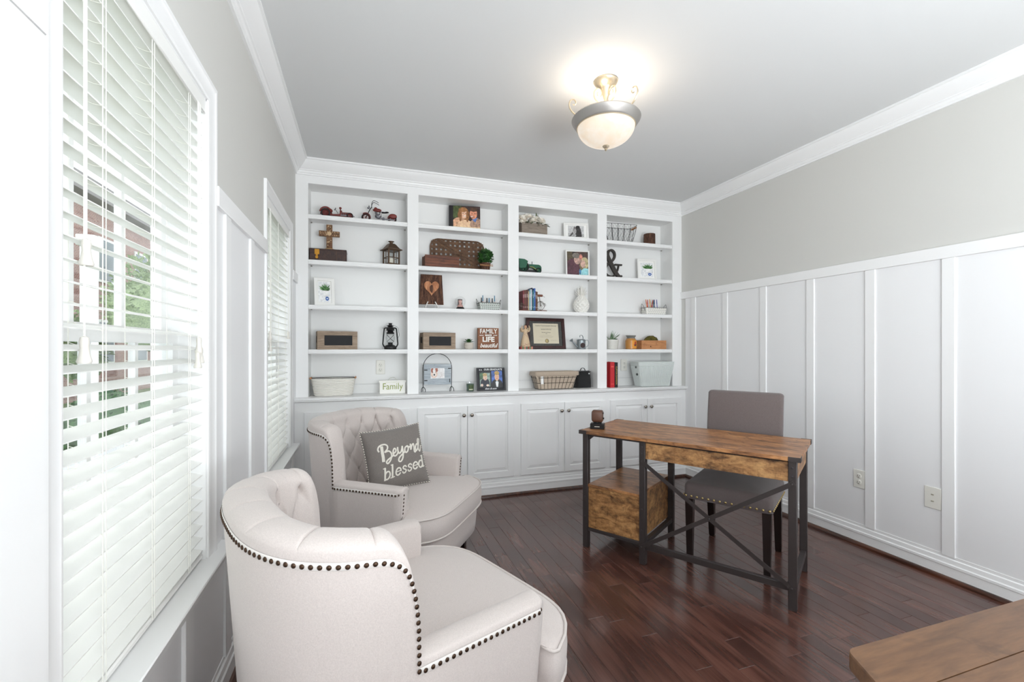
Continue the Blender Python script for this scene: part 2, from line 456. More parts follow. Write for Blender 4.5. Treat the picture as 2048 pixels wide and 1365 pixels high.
bl = sweep('baseboard_left', BP, 0, [(lambda p: (XL + p, YN), lambda p: (XL + p, YC - p))], M_WHITE)
shoe(lambda p: (XL + p, YN), lambda p: (XL + p, YC - p), bl)
bb = sweep('baseboard_back', BP, 0, [(lambda p: (XL + p, YC - p), lambda p: (XR - p, YC - p))], M_WHITE)
shoe(lambda p: (XL + p, YC - p), lambda p: (XR - p, YC - p), bb)
br = sweep('baseboard_right', BP, 0, [(lambda p: (XR - p, YC - p), lambda p: (XR - p, YN))], M_WHITE)
shoe(lambda p: (XR - p, YC - p), lambda p: (XR - p, YN), br)
# ---- walls
RZ0, RZ1 = 1.737, 1.805
g = G(); g.box(XR, XR + .12, YN, 4.05, 0, H)
wr = ob('wall_right', g, M_GREY, kind=S)
g = G(); g.box(XR - .004, XR, YN, YC, .12, RZ0 + .01); ob('wainscot_panel', g, M_WHITE2, wr, label='flat white wainscot sheet')
g = G(); g.box(XR - .015, XR, YN, YB, RZ0, RZ1, .002); ob('wainscot_rail', g, M_WHITE, wr)
g = G(); g.box(XR - .0125, XR - .003, -.0285, .0285, .128, RZ0, .0015); bat = ob('batten', g, M_WHITE, wr, loc=(0, 3.515, 0))
for k in range(1, 17): inst(bat, wr, loc=(0, 3.515 - .3930 * k, 0))
g = G(); g.box(XL - .15, XR + .12, 3.90, 4.05, 0, H)
ob('wall_back', g, M_GREY, kind=S)

g = G(); g.box(XL - .15, XR + .12, YN - .12, YN, 0, H)
ob('wall_front', g, M_GREY, kind=S)
WIN = [(0.955, 1.700), (2.644, 3.415)]      # clear openings in y
WZ0, WZ1 = 0.565, 2.062
g = G(); xs = (XL - .15, XL)
g.box(*xs, YN, WIN[0][0], 0, H); g.box(*xs, WIN[0][1], WIN[1][0], 0, H); g.box(*xs, WIN[1][1], 4.05, 0, H)
for a, b in WIN: g.box(*xs, a, b, 0, WZ0 - .02); g.box(*xs, a, b, WZ1, H)
wl = ob('wall_left', g, M_GREY, kind=S)
CT = 0.014
OUT = [(a - .064, b + .064) for a, b in WIN]
spans = [(YN, OUT[0][0]), (OUT[0][1], OUT[1][0]), (OUT[1][1], YB)]
for a, b in spans:
    g = G(); g.box(XL, XL + .004, a, b, .12, RZ0 + .01); ob('wainscot_panel', g, M_WHITE2, wl, label='flat white wainscot sheet')
    g = G(); g.box(XL, XL + .019, a, b, RZ0, RZ1, .002); ob('wainscot_rail', g, M_WHITE, wl)
for a, b in OUT:
    g = G(); g.box(XL, XL + .004, a, b, .12, WZ0 - .02); ob('wainscot_panel', g, M_WHITE2, wl, label='flat white wainscot sheet')
g = G(); g.box(XL + .003, XL + .0145, 0, .066, .128, RZ0, .002); bat = ob('batten', g, M_WHITE, wl, loc=(0, 1.866, 0))
for y in (2.245, .44, .05, -.34, -.73, -1.12, -1.51, -1.9): inst(bat, wl, loc=(0, y, 0))
g = G(); g.box(XL + .003, XL + .019, .700, .8905, .128, RZ0, .002); ob('batten', g, M_WHITE, wl, label='wide flat board beside the near window')
g = G(); g.box(XL + .003, XL + .015, 0, .066, .128, WZ0 - .022, .002); bat = ob('batten', g, M_WHITE, wl, loc=(0, 1.475, 0))
for y in (1.09, 2.64, 3.03, 3.42): inst(bat, wl, loc=(0, y, 0))

def quad_frame(g, x0, x1, y0, y1, z0, z1, w, prof=None):
    g.box(x0, x1, y0, y0 + w, z0, z1); g.box(x0, x1, y1 - w, y1, z0, z1)
    g.box(x0, x1, y0 + w, y1 - w, z1 - w, z1); g.box(x0, x1, y0 + w, y1 - w, z0, z0 + w)
for k, (a, b) in enumerate(WIN):
    root = thing('window_%d' % (k + 1), None, None, (XL, a, WZ0)); tag(root, kind=S)
    A, B = a - .064, b + .064
    ox = -root.location.x; oy = -root.location.y; oz = -root.location.z
    M0 = Matrix.Translation((ox, oy, oz))
    # casing, mitred and stepped
    CPR = [(0, 0), (0, CT), (.012, CT), (.018, CT - .003), (.030, CT - .005), (.050, .007), (.056, .008), (.064, .006), (.064, 0)]
    g = G(M0); rings = []
    for (yy, zz, sy, sz) in ((A, WZ0, 1, 0), (A, WZ1 + .064, 1, -1), (B, WZ1 + .064, -1, -1), (B, WZ0, -1, 0)):
        rings.append([(XL + t, yy + sy * p, zz + sz * p) for p, t in CPR])
    g.ring_loft(rings); ob('casing', g, M_WHITE, root, sharp=20)
    g = G(M0); g.box(XL - .15, XL + .053, a - .001, b + .001, WZ0 - .02, WZ0, .003); g.box(XL, XL + .053, A - .075, B + .085, WZ0 - .0201, WZ0 + .0001, .004)
    ob('window_sill', g, M_WHITE, root)
    g = G(M0); g.box(XL - .15, XL, a, a + .006, WZ0, WZ1); g.box(XL - .15, XL, b - .006, b, WZ0, WZ1); g.box(XL - .15, XL, a, b, WZ1 - .006, WZ1)
    ob('jamb', g, M_WHITE, root)
    zm = 1.285
    for (z0, z1, x0) in ((WZ0, zm + .02, XL - .105), (zm - .02, WZ1, XL - .135)):
        g = G(M0); quad_frame(g, x0, x0 + .028, a + .006, b - .006, z0, z1, .04)
        sash = ob('sash', g, M_WHITE, root)
        ym = (a + b) / 2
        for f in (1 / 3, 2 / 3):
            g = G(M0); yy = a + .046 + (b - a - .092) * f; g.box(x0 + .006, x0 + .022, yy - .008, yy + .008, z0 + .04, z1 - .04); ob('muntin', g, M_WHITE, sash)
        g = G(M0); g.box(x0 + .012, x0 + .016, a + .04, b - .04, z0 + .03, z1 - .03); ob('pane', g, M_PANE, sash)

# ---- blinds
M_SLAT = paint('white_blind_slat', (244, 244, 241), 0.35, 0.02, 30)
M_CORD = col(240, 239, 232, 0.8, name='blind_cord')
def make_blind(a, b, label, lift_y):
    L = b - a - .012
    root = thing('window_blind', label, 'blind', (XL - .034, (a + b) / 2, WZ1), group='white slatted blinds in the left windows')
    g = G(); g.box(-.028, .028, -L / 2, L / 2, -.045, -.004, .003); ob('headrail', g, M_SLAT, root)
    g = G(); g.box(.026, .034, -L / 2 - .002, L / 2 + .002, -.052, -.004, .003); ob('valance', g, M_SLAT, root)
    n = 35; z0 = -.075; dz = (WZ1 - WZ0 - .075 - .035) / (n - 1)
    tl = math.radians(-12)
    g = G(); rings = []
    for yy in (-L / 2, L / 2):
        ring = []
        for t, zz in ((-.025, 0), (-.012, .0015), (0, .002), (.012, .0015), (.025, 0), (.025, -.0025), (.012, -.001), (0, -.0005), (-.012, -.001), (-.025, -.0025)):
            ring.append((t * math.cos(tl) , yy, zz + t * math.sin(tl)))
        rings.append(ring)
    g.ring_loft(rings); slat = ob('slat', g, M_SLAT, root, loc=(0, 0, z0))
    for k in range(1, n): inst(slat, root, loc=(0, 0, z0 - k * dz))
    zb = z0 - (n - 1) * dz
    g = G(); g.box(-.026, .026, -L / 2, L / 2, zb - .030, zb - .014, .004); ob('bottom_rail', g, M_SLAT, root)
    for f in (-.30, 0, .33):
        y = f * L; g = G()
        for xx in (-.0275, .0275):
            g.tube([(xx, y - .004, -.045), (xx, y - .004, zb - .02)], .0011, 4); 
        g.tube([(.0285, y + .006, -.045), (.0285, y + .006, zb - .02)], .0009, 4)
        for k in range(n):
            zz = z0 - k * dz
            g.tube([(-.0275, y - .004, zz + .009), (-.01, y, zz + .002), (.012, y - .002, zz - .006), (.0275, y - .004, zz - .008)], .0007, 3)
        ob('ladder_cord', g, M_CORD, root)
    for yy, z1 in lift_y:
        g = G(); g.tube([(.037, yy, -.05), (.037, yy, z1 + .02)], .0016, 5); c = ob('lift_cord', g, M_CORD, root)
        g = G(); g.lathe([(.002, .022), (.006, .020), (.0075, .012), (.0065, 0), (.0085, -.014), (.0115, -.024), (.010, -.028), (.001, -.028)], (.037, yy, z1), 12)
        ob('tassel', g, col(228, 224, 216, .4), c)
    return root
make_blind(*WIN[0], 'white slatted blind on the large near window, cord tassels in front', [(-.300, -.632), (-.306, -.812), (.292, -.80), (.305, -.83), (.283, -.845)])
make_blind(*WIN[1], 'white slatted blind on the far window beside the bookcase', [(-.31, -.74), (-.30, -.80), (.31, -.72)])

# ---- outlets
def outlet(loc, rz, label, kind='duplex', w=.070, h=.115):
    r = thing('wall_outlet', label, 'outlet', loc, rz)
    g = G(); g.box(-w / 2, w / 2, -.006, 0, -h / 2, h / 2, .002); ob('plate', g, M_PLATE, r)
    for s in (1, -1):
        g = G()
        if kind == 'duplex':
            g.lathe([(.0001, -.0005), (.0165, -.0005), (.0165, .0065), (.0150, .0075), (.0001, .0075)], (0, 0, s * .020), 16, 'Y')
            o = ob('socket', g, M_PLATE, r)
            g = G()
            for q in (-.006, .006): g.box(q - .001, q + .001, -.0082, -.007, s * .020 - .001, s * .020 + .007)
            g.box(-.002, .002, -.0082, -.007, s * .020 - .010, s * .020 - .006); ob('slot', g, M_SLOT, o)
        else:
            g.box(-.006, .006, -.0085, -.005, s * .018 - .003, s * .018 + .003); ob('jack', g, col(168, 162, 146, .4), r)
    return r
outlet((XR - .004, 2.008, .418), -PI / 2, 'white duplex outlet on the right wall, nearer the desk chair')
outlet((XR - .004, 1.620, .421), -PI / 2, 'wider cream jack plate low on the right wall', 'jack', .078, .118)
outlet((.131, 3.88, 1.092), 0, 'white duplex outlet above the Family sign in the leftmost bay')
outlet((2.457, 3.88, 1.084), 0, 'white duplex outlet between the red book and the pale basket')
# ================================================================ BUILT-IN BOOKCASE
BAYS = [(-.400, .334), (.422, 1.187), (1.285, 2.060), (2.157, 2.891)]
SH = [1.241, 1.582, 1.925, 2.270]; CZ = 0.880; YBK = 3.884
bk = thing('bookcase', 'white built-in bookcase of four bays standing on the countertop', 'bookcase', (1.255, 3.79, CZ))
O = Matrix.Translation((-1.255, -3.79, -CZ))
g = G(O); g.box(XL, XR, YBK, 3.90, CZ, 2.56); ob('back_panel', g, M_SHELF, bk)
g = G(O); g.box(XL, XR, YB, YB + .019, 2.50, 2.57); ob('top_rail', g, M_WHITE, bk)
st = [(XL, -.400), (.334, .422), (1.187, 1.285), (2.060, 2.157), (2.891, XR)]
for a, b in st:
    g = G(O); g.box(a, b, YB, YB + .019, CZ, 2.50); ob('stile', g, M_WHITE, bk)
for a, b in BAYS:
    g = G(O); g.box(a - .015, a, YB + .019, YBK, CZ, 2.52); g.box(b, b + .015, YB + .019, YBK, CZ, 2.52); ob('side_panel', g, M_SHELF, bk)
    g = G(O); g.box(a, b, YB + .019, YBK, 2.50, 2.52); ob('top_panel', g, M_SHELF, bk)
    for z in SH:
        g = G(O)
        g.ring_loft([[(X, y, z + q) for y, q in ((YBK, 0), (3.704, 0), (3.700, -.004), (3.700, -.012), (3.704, -.015), (3.701, -.018), (3.699, -.026), (3.703, -.034), (3.712, -.034), (3.712, -.019), (YBK, -.019))] for X in (a + .0005, b - .0005)])
        ob('shelf', g, M_WHITE, bk, sharp=30)
        g = G(O)
        for X, s in ((a, 1), (b, -1)):
            g.cyl((X, 3.86, z - .024), (X + s * .012, 3.86, z - .024), .004, n=8)
        ob('shelf_pin', g, M_NICKEL, bk)
    g = G(O); g.box(a, b, YBK - .006, YBK, .955, .957); ob('back_panel_seam', g, col(200, 200, 200, .6), bk)
# countertop
g = G(); g.ring_loft([[(X, y, z) for y, z in ((YBK, CZ), (3.606, CZ), (3.600, CZ - .004), (3.600, CZ - .014), (3.608, CZ - .018), (3.606, CZ - .024), (3.620, CZ - .032), (YBK, CZ - .032))] for X in (XL, XR)])
ob('countertop', g, M_WHITE, None, 'long white countertop ledge running under all four bookcase bays', 'countertop', sharp=25)
# base cabinets
DOORS = [(-.419, -.036, .348), (.406, .811, 1.216), (1.280, 1.688, 2.096), (2.152, 2.549, 2.938)]
CW = [(XL, .377), (.377, 1.248), (1.248, 2.124), (2.124, XR)]
CL = ['white base cabinet in the left corner, behind the armchairs', 'white base cabinet with two doors left of centre, beside the far armchair seat',
      'white base cabinet with two doors behind the left end of the desk', 'white base cabinet in the right corner, behind the desk and chair']
def door(root, x0, x1, z0, z1, knob_x, M):
    y0, y1 = 3.615, YC
    g = G(M); w = .052
    # frame with a sloped inner edge
    def R(i, y): return [(x0 + i, y, z0 + i), (x1 - i, y, z0 + i), (x1 - i, y, z1 - i), (x0 + i, y, z1 - i)]
    g.ring_loft([R(0, y1), R(0, y0 + .003), R(.003, y0), R(w, y0), R(w + .004, y0 + .004), R(w + .005, y0 + .010)], cap1=False)
    d = ob('door', g, M_WHITE, root, sharp=20)
    g = G(M)
    g.ring_loft([R(w + .004, y0 + .012), R(w + .006, y0 + .0095), R(w + .028, y0 + .002), R(w + .031, y0 + .0012)], cap0=False)
    ob('raised_panel', g, M_WHITE, d, sharp=12)
    g = G(M); g.lathe([(.0001, 0), (.006, 0), (.0055, .006), (.005, .012), (.010, .016), (.0145, .020), (.0145, .024), (.010, .028), (.0001, .029)], (knob_x, y0, .700), 16, 'Y')
    ob('knob', g, M_NICKEL, d)
for (a, b), (x0, xm, x1), lab in zip(CW, DOORS, CL):
    c = thing('base_cabinet', lab, 'cabinet', ((a + b) / 2, 3.75, 0)); M = Matrix.Translation((-(a + b) / 2, -3.75, 0))
    g = G(M); g.box(a, b, YC, YC + .02, .10, CZ - .0325); g.box(a + .001, b - .001, YC + .02, 3.88, .0, CZ - .034); ob('body', g, M_WHITE, c)
    door(c, x0, xm - .0017, .158, .772, xm - .033, M); door(c, xm + .0017, x1, .158, .772, xm + .033, M)

# ================================================================ CEILING LAMP
lp = thing('ceiling_lamp', 'semi-flush ceiling lamp with alabaster glass bowl, pewter rim and scroll arms', 'ceiling lamp', (1.215, 2.09, H))
M_PEWTER = col(176, 172, 168, 0.42, 0.8, name='pewter'); M_GOLD = col(206, 192, 168, 0.3, 0.8, name='champagne_brass')
g = G(); g.lathe([(.0001, 0), (.062, 0), (.064, -.006), (.060, -.014), (.046, -.026), (.032, -.034), (.026, -.046), (.018, -.075), (.010, -.10), (.009, -.19), (.0001, -.19)], n=32); ob('canopy', g, M_GOLD, lp)
g = G(); g.lathe([(.168, -.196), (.176, -.200), (.180, -.206), (.178, -.212), (.170, -.224), (.160, -.238), (.155, -.244), (.152, -.246), (.148, -.244), (.160, -.222), (.168, -.204)], n=64)
ob('rim', g, M_PEWTER, lp, label='pewter rim band')
g = G(); g.tube([(.152 * math.cos(t * PI / 32), .152 * math.sin(t * PI / 32), -.2465) for t in range(64)], .003, 6, True); ob('rim_bead', g, M_GOLD, lp)
for k in range(3):
    a = 2 * PI * k / 3 + math.radians(290); P = []
    # S scroll: from the canopy stem out to the rim ending in a curl above it
    base = [(.008, -.19), (.022, -.165), (.044, -.150), (.062, -.128), (.064, -.098), (.048, -.080), (.030, -.084), (.022, -.102), (.030, -.120), (.044, -.118), (.048, -.104), (.040, -.098)]
    g = G(); pts = smooth_path([(math.cos(a) * r, math.sin(a) * r, z) for r, z in base], 6); g.tube([p + Vector((0, 0, .035)) for p in pts], [.0045 - .0025 * i / len(pts) for i in range(len(pts))], 6)
    arm = [(.012, -.16), (.040, -.185), (.090, -.205), (.150, -.200), (.186, -.175), (.200, -.145), (.192, -.118), (.174, -.112), (.164, -.126), (.170, -.140), (.180, -.138)]
    pts = smooth_path([(math.cos(a) * r, math.sin(a) * r, z) for r, z in arm], 6); g.tube(pts, [.0055 - .003 * i / len(pts) for i in range(len(pts))], 6)
    ob('scroll_arm', g, M_GOLD, lp)
m, nt, p = newmat('alabaster_glass')
v = coords(nt); n1 = tex_noise(nt, v, 9, 5, 0.6, 1.5)
nt.links.new(ramp(nt, n1, [(0.35, (0.95, 0.74, 0.52, 1)), (0.65, (1, 0.9, 0.78, 1))]), p.inputs['Emission Color'])
p.inputs['Emission Strength'].default_value = 0.48; p.inputs['Base Color'].default_value = (0.45, 0.42, 0.38, 1)
p.inputs['Roughness'].default_value = 0.15; p.inputs['Transmission Weight'].default_value = 0.06; M_ALAB = m
g = G(); prof = [(.150 * math.cos(t), -.244 - .100 * math.sin(t)) for t in [i * PI / 2 / 14 for i in range(14)]] + [(.006, -.3445)]
prof += [(r * .97, z + .003) for r, z in reversed(prof)]
g.lathe(prof, n=48); ob('glass_bowl', g, M_ALAB, lp, label='lit marbled glass bowl')
g = G(); g.lathe([(.0001, -.372), (.004, -.370), (.008, -.364), (.006, -.358), (.014, -.352), (.018, -.346), (.014, -.340), (.0001, -.340)], n=16); ob('finial', g, M_GOLD, lp)
M_BULB, nt, p = newmat('lit_bulb'); p.inputs['Emission Color'].default_value = (1, .82, .6, 1); p.inputs['Emission Strength'].default_value = 6
for a in (0.6, 0.6 + PI):
    g = G(); g.cyl((math.cos(a) * .012, math.sin(a) * .012, -.19), (math.cos(a) * .045, math.sin(a) * .045, -.20), .014, .016); g.sph((math.cos(a) * .078, math.sin(a) * .078, -.215), .027)
    g.mi = 0; ob('bulb', g, M_BULB, lp)
for a in (0.6, 0.6 + PI):
    d = bpy.data.lights.new('bulb_light', 'POINT'); d.energy = 2.0; d.color = (1.0, 0.84, 0.66); d.shadow_soft_size = 0.05
    o = bpy.data.objects.new('bulb_light', d); COL.objects.link(o); o.location = (1.215 + math.cos(a) * .078, 2.09 + math.sin(a) * .078, H - .165)

# ================================================================ DESK (local: x along the length, y depth away from camera)
DA = math.atan2(-.834, .552)
dk = thing('desk', 'rustic brown wood desk with black metal frame and crossed bars', 'desk', (1.286, 2.540, 0), DA)
DL, DD, DT = 1.176, .553, .735
def dbox(name, mat, x0, x1, y0, y1, z0, z1, bev=.0015, parent=dk, label=None):
    g = G(); g.box(x0, x1, y0, y1, z0, z1, bev); return ob(name, g, mat, parent, label=label)
top = dbox('desktop', M_RUST, 0, DL, 0, DD, DT - .020, DT, .0015)
for X in (0, DL):
    for Y in (0, DD):
        g = G(); sx = 1 if X == 0 else -1; sy = 1 if Y == 0 else -1
        xa, xb = sorted((X - sx * .002, X + sx * .05)); ya, yb = sorted((Y - sy * .002, Y + sy * .0005)); g.box(xa, xb, ya, yb, DT - .0215, DT + .001)
        xa, xb = sorted((X - sx * .002, X + sx * .0005)); ya, yb = sorted((Y - sy * .002, Y + sy * .05)); g.box(xa, xb, ya, yb, DT - .0215, DT + .001)
        ob('corner_bracket', g, M_BLACKST, top, label='black metal corner bracket')
M_BOLT = col(74, 70, 72, .3, .8); LW = .036; LX = [.014, .384, 1.124]
for i, X in enumerate(LX):
    for Y in (.018, DD - .018 - LW):
        dbox('leg', M_BLACKST, X, X + LW, Y, Y + LW, 0, DT - .020, .003)
        yy = Y if Y < .1 else Y + LW
        zs = {0: (.20, .32), 1: (.20, .32, .64, .68), 2: (.64, .68)}[i]
        g = G()
        for z in zs:
            g = G(); g.sph((X + LW / 2, yy, z), .0045, 8, 4); ob('bolt', g, M_BOLT, dk)
for Y in (.018, DD - .048): dbox('top_rail', M_BLACKST, .05, DL - .05, Y + .008, Y + .03, DT - .034, DT - .0205)
g = G(); g.prism([(.05, DT - .034), (.085, DT - .034), (.05, DT - .062)], .028, .045, Matrix(((1, 0, 0, 0), (0, 0, 1, 0), (0, 1, 0, 0), (0, 0, 0, 1)))); ob('gusset', g, M_BLACKST, dk)
# apron drawer box under the top
dbox('apron_box', M_RUST2, .4201, 1.1239, .026, DD - .020, .612, DT - .0205, .001)
dbox('drawer_front', M_RUST2, .43, 1.11, DD - .0195, DD - .004, .618, DT - .03, .001)
# lower cabinet
dbox('cabinet_top', M_RUST, .0505, .3835, .020, DD - .02, .385, .401, .001)
dbox('cabinet_body', M_RUST2, .0505, .3835, .028, DD - .035, .128, .3845, .001)
dbox('drawer_front', M_RUST2, .055, .379, DD - .034, DD - .018, .135, .38, .001)
for Y in (.020, DD - .040): dbox('cabinet_rail', M_BLACKST, .0501, .3839, Y, Y + .02, .108, .1275)
for X in (.018, .388): dbox('side_rail', M_BLACKST, X, X + .028, .0545, DD - .0545, .103, .1275)
dbox('side_rail', M_BLACKST, 1.128, 1.156, .0545, DD - .0545, .092, .120)
dbox('side_rail', M_BLACKST, 1.128, 1.156, .0545, DD - .0545, .685, .7145)
dbox('side_rail', M_RUST2, 1.1245, 1.155, .0545, DD - .0545, .612, .6845)
dbox('front_stretcher', M_BLACKST, .4205, 1.1235, .022, .048, .090, .122)
def flat_bar(p, q, w, t, y):
    p, q = Vector(p), Vector(q); d = (q - p).normalized(); n = Vector((-d.y, d.x)) * w / 2
    g = G(); vs = [p + n, q + n, q - n, p - n]
    g._add([(a.x, y, a.y) for a in vs] + [(a.x, y + t, a.y) for a in vs], [(0, 1, 2, 3), (7, 6, 5, 4), (0, 4, 5, 1), (1, 5, 6, 2), (2, 6, 7, 3), (3, 7, 4, 0)])
    for c in (p, q): c2 = c + (d * .012 if c is p else -d * .012); g.sph((c2.x, y, c2.y), .005, 8, 4)
    return ob('cross_bar', g, M_BLACKST, dk)
flat_bar((.392, .604), (1.150, .102), .022, .003, .012)
flat_bar((.392, .100), (1.150, .612), .022, .003, .0085)
g = G(); g.sph((.771, .006, .354), .005, 8, 4); ob('bolt', g, M_BOLT, dk)

# gadget on the desk
gd = thing('desk_ornament', 'small brown barrel-shaped metal ornament on a black block at the desk end', 'ornament', (1.425, 2.555, DT), DA + math.radians(20))
g = G(); g.box(-.044, .044, -.030, .030, 0, .034, .002); ob('block', g, M_BLACKM, gd)
g = G(); g.box(-.026, .026, -.015, .015, .034, .042, .002); g.cyl((0, -.018, .04), (0, .018, .04), .005); ob('cradle', g, M_BLACKM, gd)
g = G(); 
def rr(w, h, r, n=5):
    P = []
    for cx, cy, a0 in ((w - r, h - r, 0), (-w + r, h - r, 90), (-w + r, -h + r, 180), (w - r, -h + r, 270)):
        for i in range(n + 1): a = math.radians(a0 + 90 * i / n); P.append((cx + r * math.cos(a), cy + r * math.sin(a)))
    return P
rings = [[(X, s * y, .080 + s * z) for y, z in rr(.034, .038, .022)] for X, s in ((-.034, .80), (-.031, .93), (-.024, 1.0), (.024, 1.0), (.031, .93), (.034, .8))]
g.ring_loft(rings); ob('barrel', g, paint('aged_brown_metal', (92, 62, 48), .4, .3, 200), gd)
g = G(); g.ring_loft([[(X, .75 * y, .080 + .75 * z) for y, z in rr(.034, .038, .022)] for X in (-.0355, -.034)]); ob('face_plate', g, col(58, 56, 58, .3, .6), gd)
g = G(); g.box(-.0365, -.0354, -.018, .018, .074, .084); ob('name_strip', g, col(206, 204, 200, .5), gd)
g = G(); g.cyl((.034, 0, .066), (.041, 0, .066), .006); g.box(.030, .038, -.010, .010, .092, .106, .002); ob('knob', g, M_BLACKM, gd)
g = G(); g.box(-.016, .016, -.0312, -.0302, .014, .018, R=Matrix.Rotation(0.0, 4, 'Y')); ob('metal_tab', g, col(220, 216, 205, .4, .5), gd)

# ================================================================ DESK CHAIR (local x = width, y = back)
ch = thing('dining_chair', 'taupe cloth parsons chair with brass nailheads and dark legs at the desk', 'chair', (1.911 + .834 * .0, 1.990 + .552 * .0, 0), DA)
def pillowbox(g, x0, x1, y0, y1, z0, z1, r, crown=0.0, n=14, ey=None):
    """rounded upholstered block"""
    rings = []; zs = []
    K = 5
    cx, cy = (x0 + x1) / 2, (y0 + y1) / 2; hx, hy = (x1 - x0) / 2, (y1 - y0) / 2
    rr_ = [(r * (1 - math.cos(t)), z1 - r + r * math.sin(t)) for t in [PI / 2 * i / K for i in range(K + 1)]]
    lower = [(.004, z0), (0, z0 + .004)]
    prof = [(i, z) for i, z in lower] + [(i, z) for i, z in rr_]
    # centre crown rings
    prof += [(r + (min(hx, hy) - r) * f, z1 + crown * (1 - (1 - f) ** 2)) for f in (.25, .5, .75, .97)]
    for ins, z in prof:
        P = []
        w, h = hx - ins, hy - ins; cr = max(min(.03, min(w, h) * .9) , .001)
        for px, py in rr(w, h, cr, 4): P.append((cx + px, cy + py, z))
        rings.append(P)
    g.ring_loft(rings)
g = G(); pillowbox(g, -.230, .230, 0, .455, .372, .468, .030, .018)
seat = ob('seat', g, M_TAUPE, ch, sharp=60)
g = G(); 
for t in range(0, 15): g.sph((-.215 + .43 * t / 14, -.001, .388), (.0065, .004, .0065), 8, 5)
for t in range(1, 14):
    for s in (-1, 1): g.sph((s * .231, .01 + .43 * t / 14, .388), (.004, .0065, .0065), 8, 5)
g.bm.free(); 
gn = G(); gn.sph((0, 0, 0), (.0068, .0045, .0068), 8, 5); nl = ob('nailhead', gn, M_BRASS, seat, loc=(-.215, -.001, .389))
for t in range(1, 15): inst(nl, seat, loc=(-.215 + .43 * t / 14, -.001, .389))
for t in range(13):
    for s in (-1, 1): inst(nl, seat, loc=(s * .231, .018 + .43 * t / 13, .389), rot=(0, 0, PI / 2))
g = G(); rings = []
for t in range(9):   # backrest, slightly raked, rounded top
    f = t / 8; z = .40 + .555 * f; yo = .425 + .055 * f * f
    rings.append((z, yo))
def rrect(w, y0, y1, r, z, sh):
    return [(px, (y0 + y1) / 2 + sh + py, z) for px, py in rr(w, (y1 - y0) / 2, r, 3)]
RR = [rrect(.218, .0, .058, .018, z, yo) for z, yo in rings]
RR += [rrect(.214, .003, .055, .018, .963, rings[-1][1] + .001), rrect(.206, .009, .049, .016, .969, rings[-1][1] + .002), rrect(.195, .016, .042, .01, .971, rings[-1][1] + .002)]
g.ring_loft(RR); ob('backrest', g, M_TAUPE, ch, sharp=60)
for sx in (-1, 1):
    g = G(); g.ring_loft([[(sx * .200 + a * w, .028 + b * w, z) for a, b in ((-1, -1), (1, -1), (1, 1), (-1, 1))] for z, w in ((0, .015), (.37, .022))]); ob('leg', g, M_DARKLEG, ch, sharp=30)
    g = G(); g.ring_loft([[(sx * .192 + a * w, yy + b * w, z) for a, b in ((-1, -1), (1, -1), (1, 1), (-1, 1))] for z, w, yy in ((0, .015, .490), (.012, .017, .488), (.37, .022, .445), (.42, .022, .442))]); ob('leg', g, M_DARKLEG, ch, sharp=30)

# ================================================================ CORNER TABLE
tb = thing('sideboard', 'brown wood topped white cabinet at the lower right corner, nearest the camera', 'sideboard', (1.0, .2, 0))
TZ = .80; OT = Matrix.Translation((-1.0, -.2, 0))
def rc(P, i, r=.012, n=4):
    a, b, c = Vector(P[i - 1]), Vector(P[i]), Vector(P[(i + 1) % len(P)]); u = (a - b).normalized() * r; v = (c - b).normalized() * r
    return [tuple(b + u * (1 - t) ** 2 + v * t * t) for t in [k / n for k in range(n + 1)]]
seam = .392
def xl(y): return .684 - (.477 - y) * .51
P1 = [(1.62, seam + .0008), (1.62, .470), (.684, .477), (xl(seam), seam + .0008)]
P1 = P1[:2] + rc(P1, 2) + P1[3:]
ys = [seam, .290, .185, .08, -.03]
def edge_prism(g, P):
    g.prism(P, TZ - .024, TZ - .0025); c = Vector((sum(p[0] for p in P) / len(P), sum(p[1] for p in P) / len(P)))
    q = [tuple(Vector(p) + (c - Vector(p)).normalized() * .0012) for p in P]
    g.ring_loft([[(x, y, TZ - .0025) for x, y in P], [(x, y, TZ) for x, y in q]], cap0=False)
g = G(OT); edge_prism(g, P1); ob('top_board', g, M_TABLE, tb)
for y1, y0 in zip(ys[:-1], ys[1:]):
    g = G(OT); edge_prism(g, [(1.62, y0 + .0006), (1.62, y1 - .0006), (xl(y1), y1 - .0006), (xl(y0), y0 + .0006)]); ob('top_board', g, M_TABLE, tb)
g = G(OT); g.prism([(1.60, -.01), (1.60, .452), (.700, .458), (xl(-.01) + .028, -.01)], .08, TZ - .0242); ob('body', g, M_WHITE, tb)
g = G(OT); g.prism([(1.58, .01), (1.58, .43), (.74, .43), (xl(.01) + .06, .01)], 0, .08); ob('plinth', g, M_WHITE, tb)
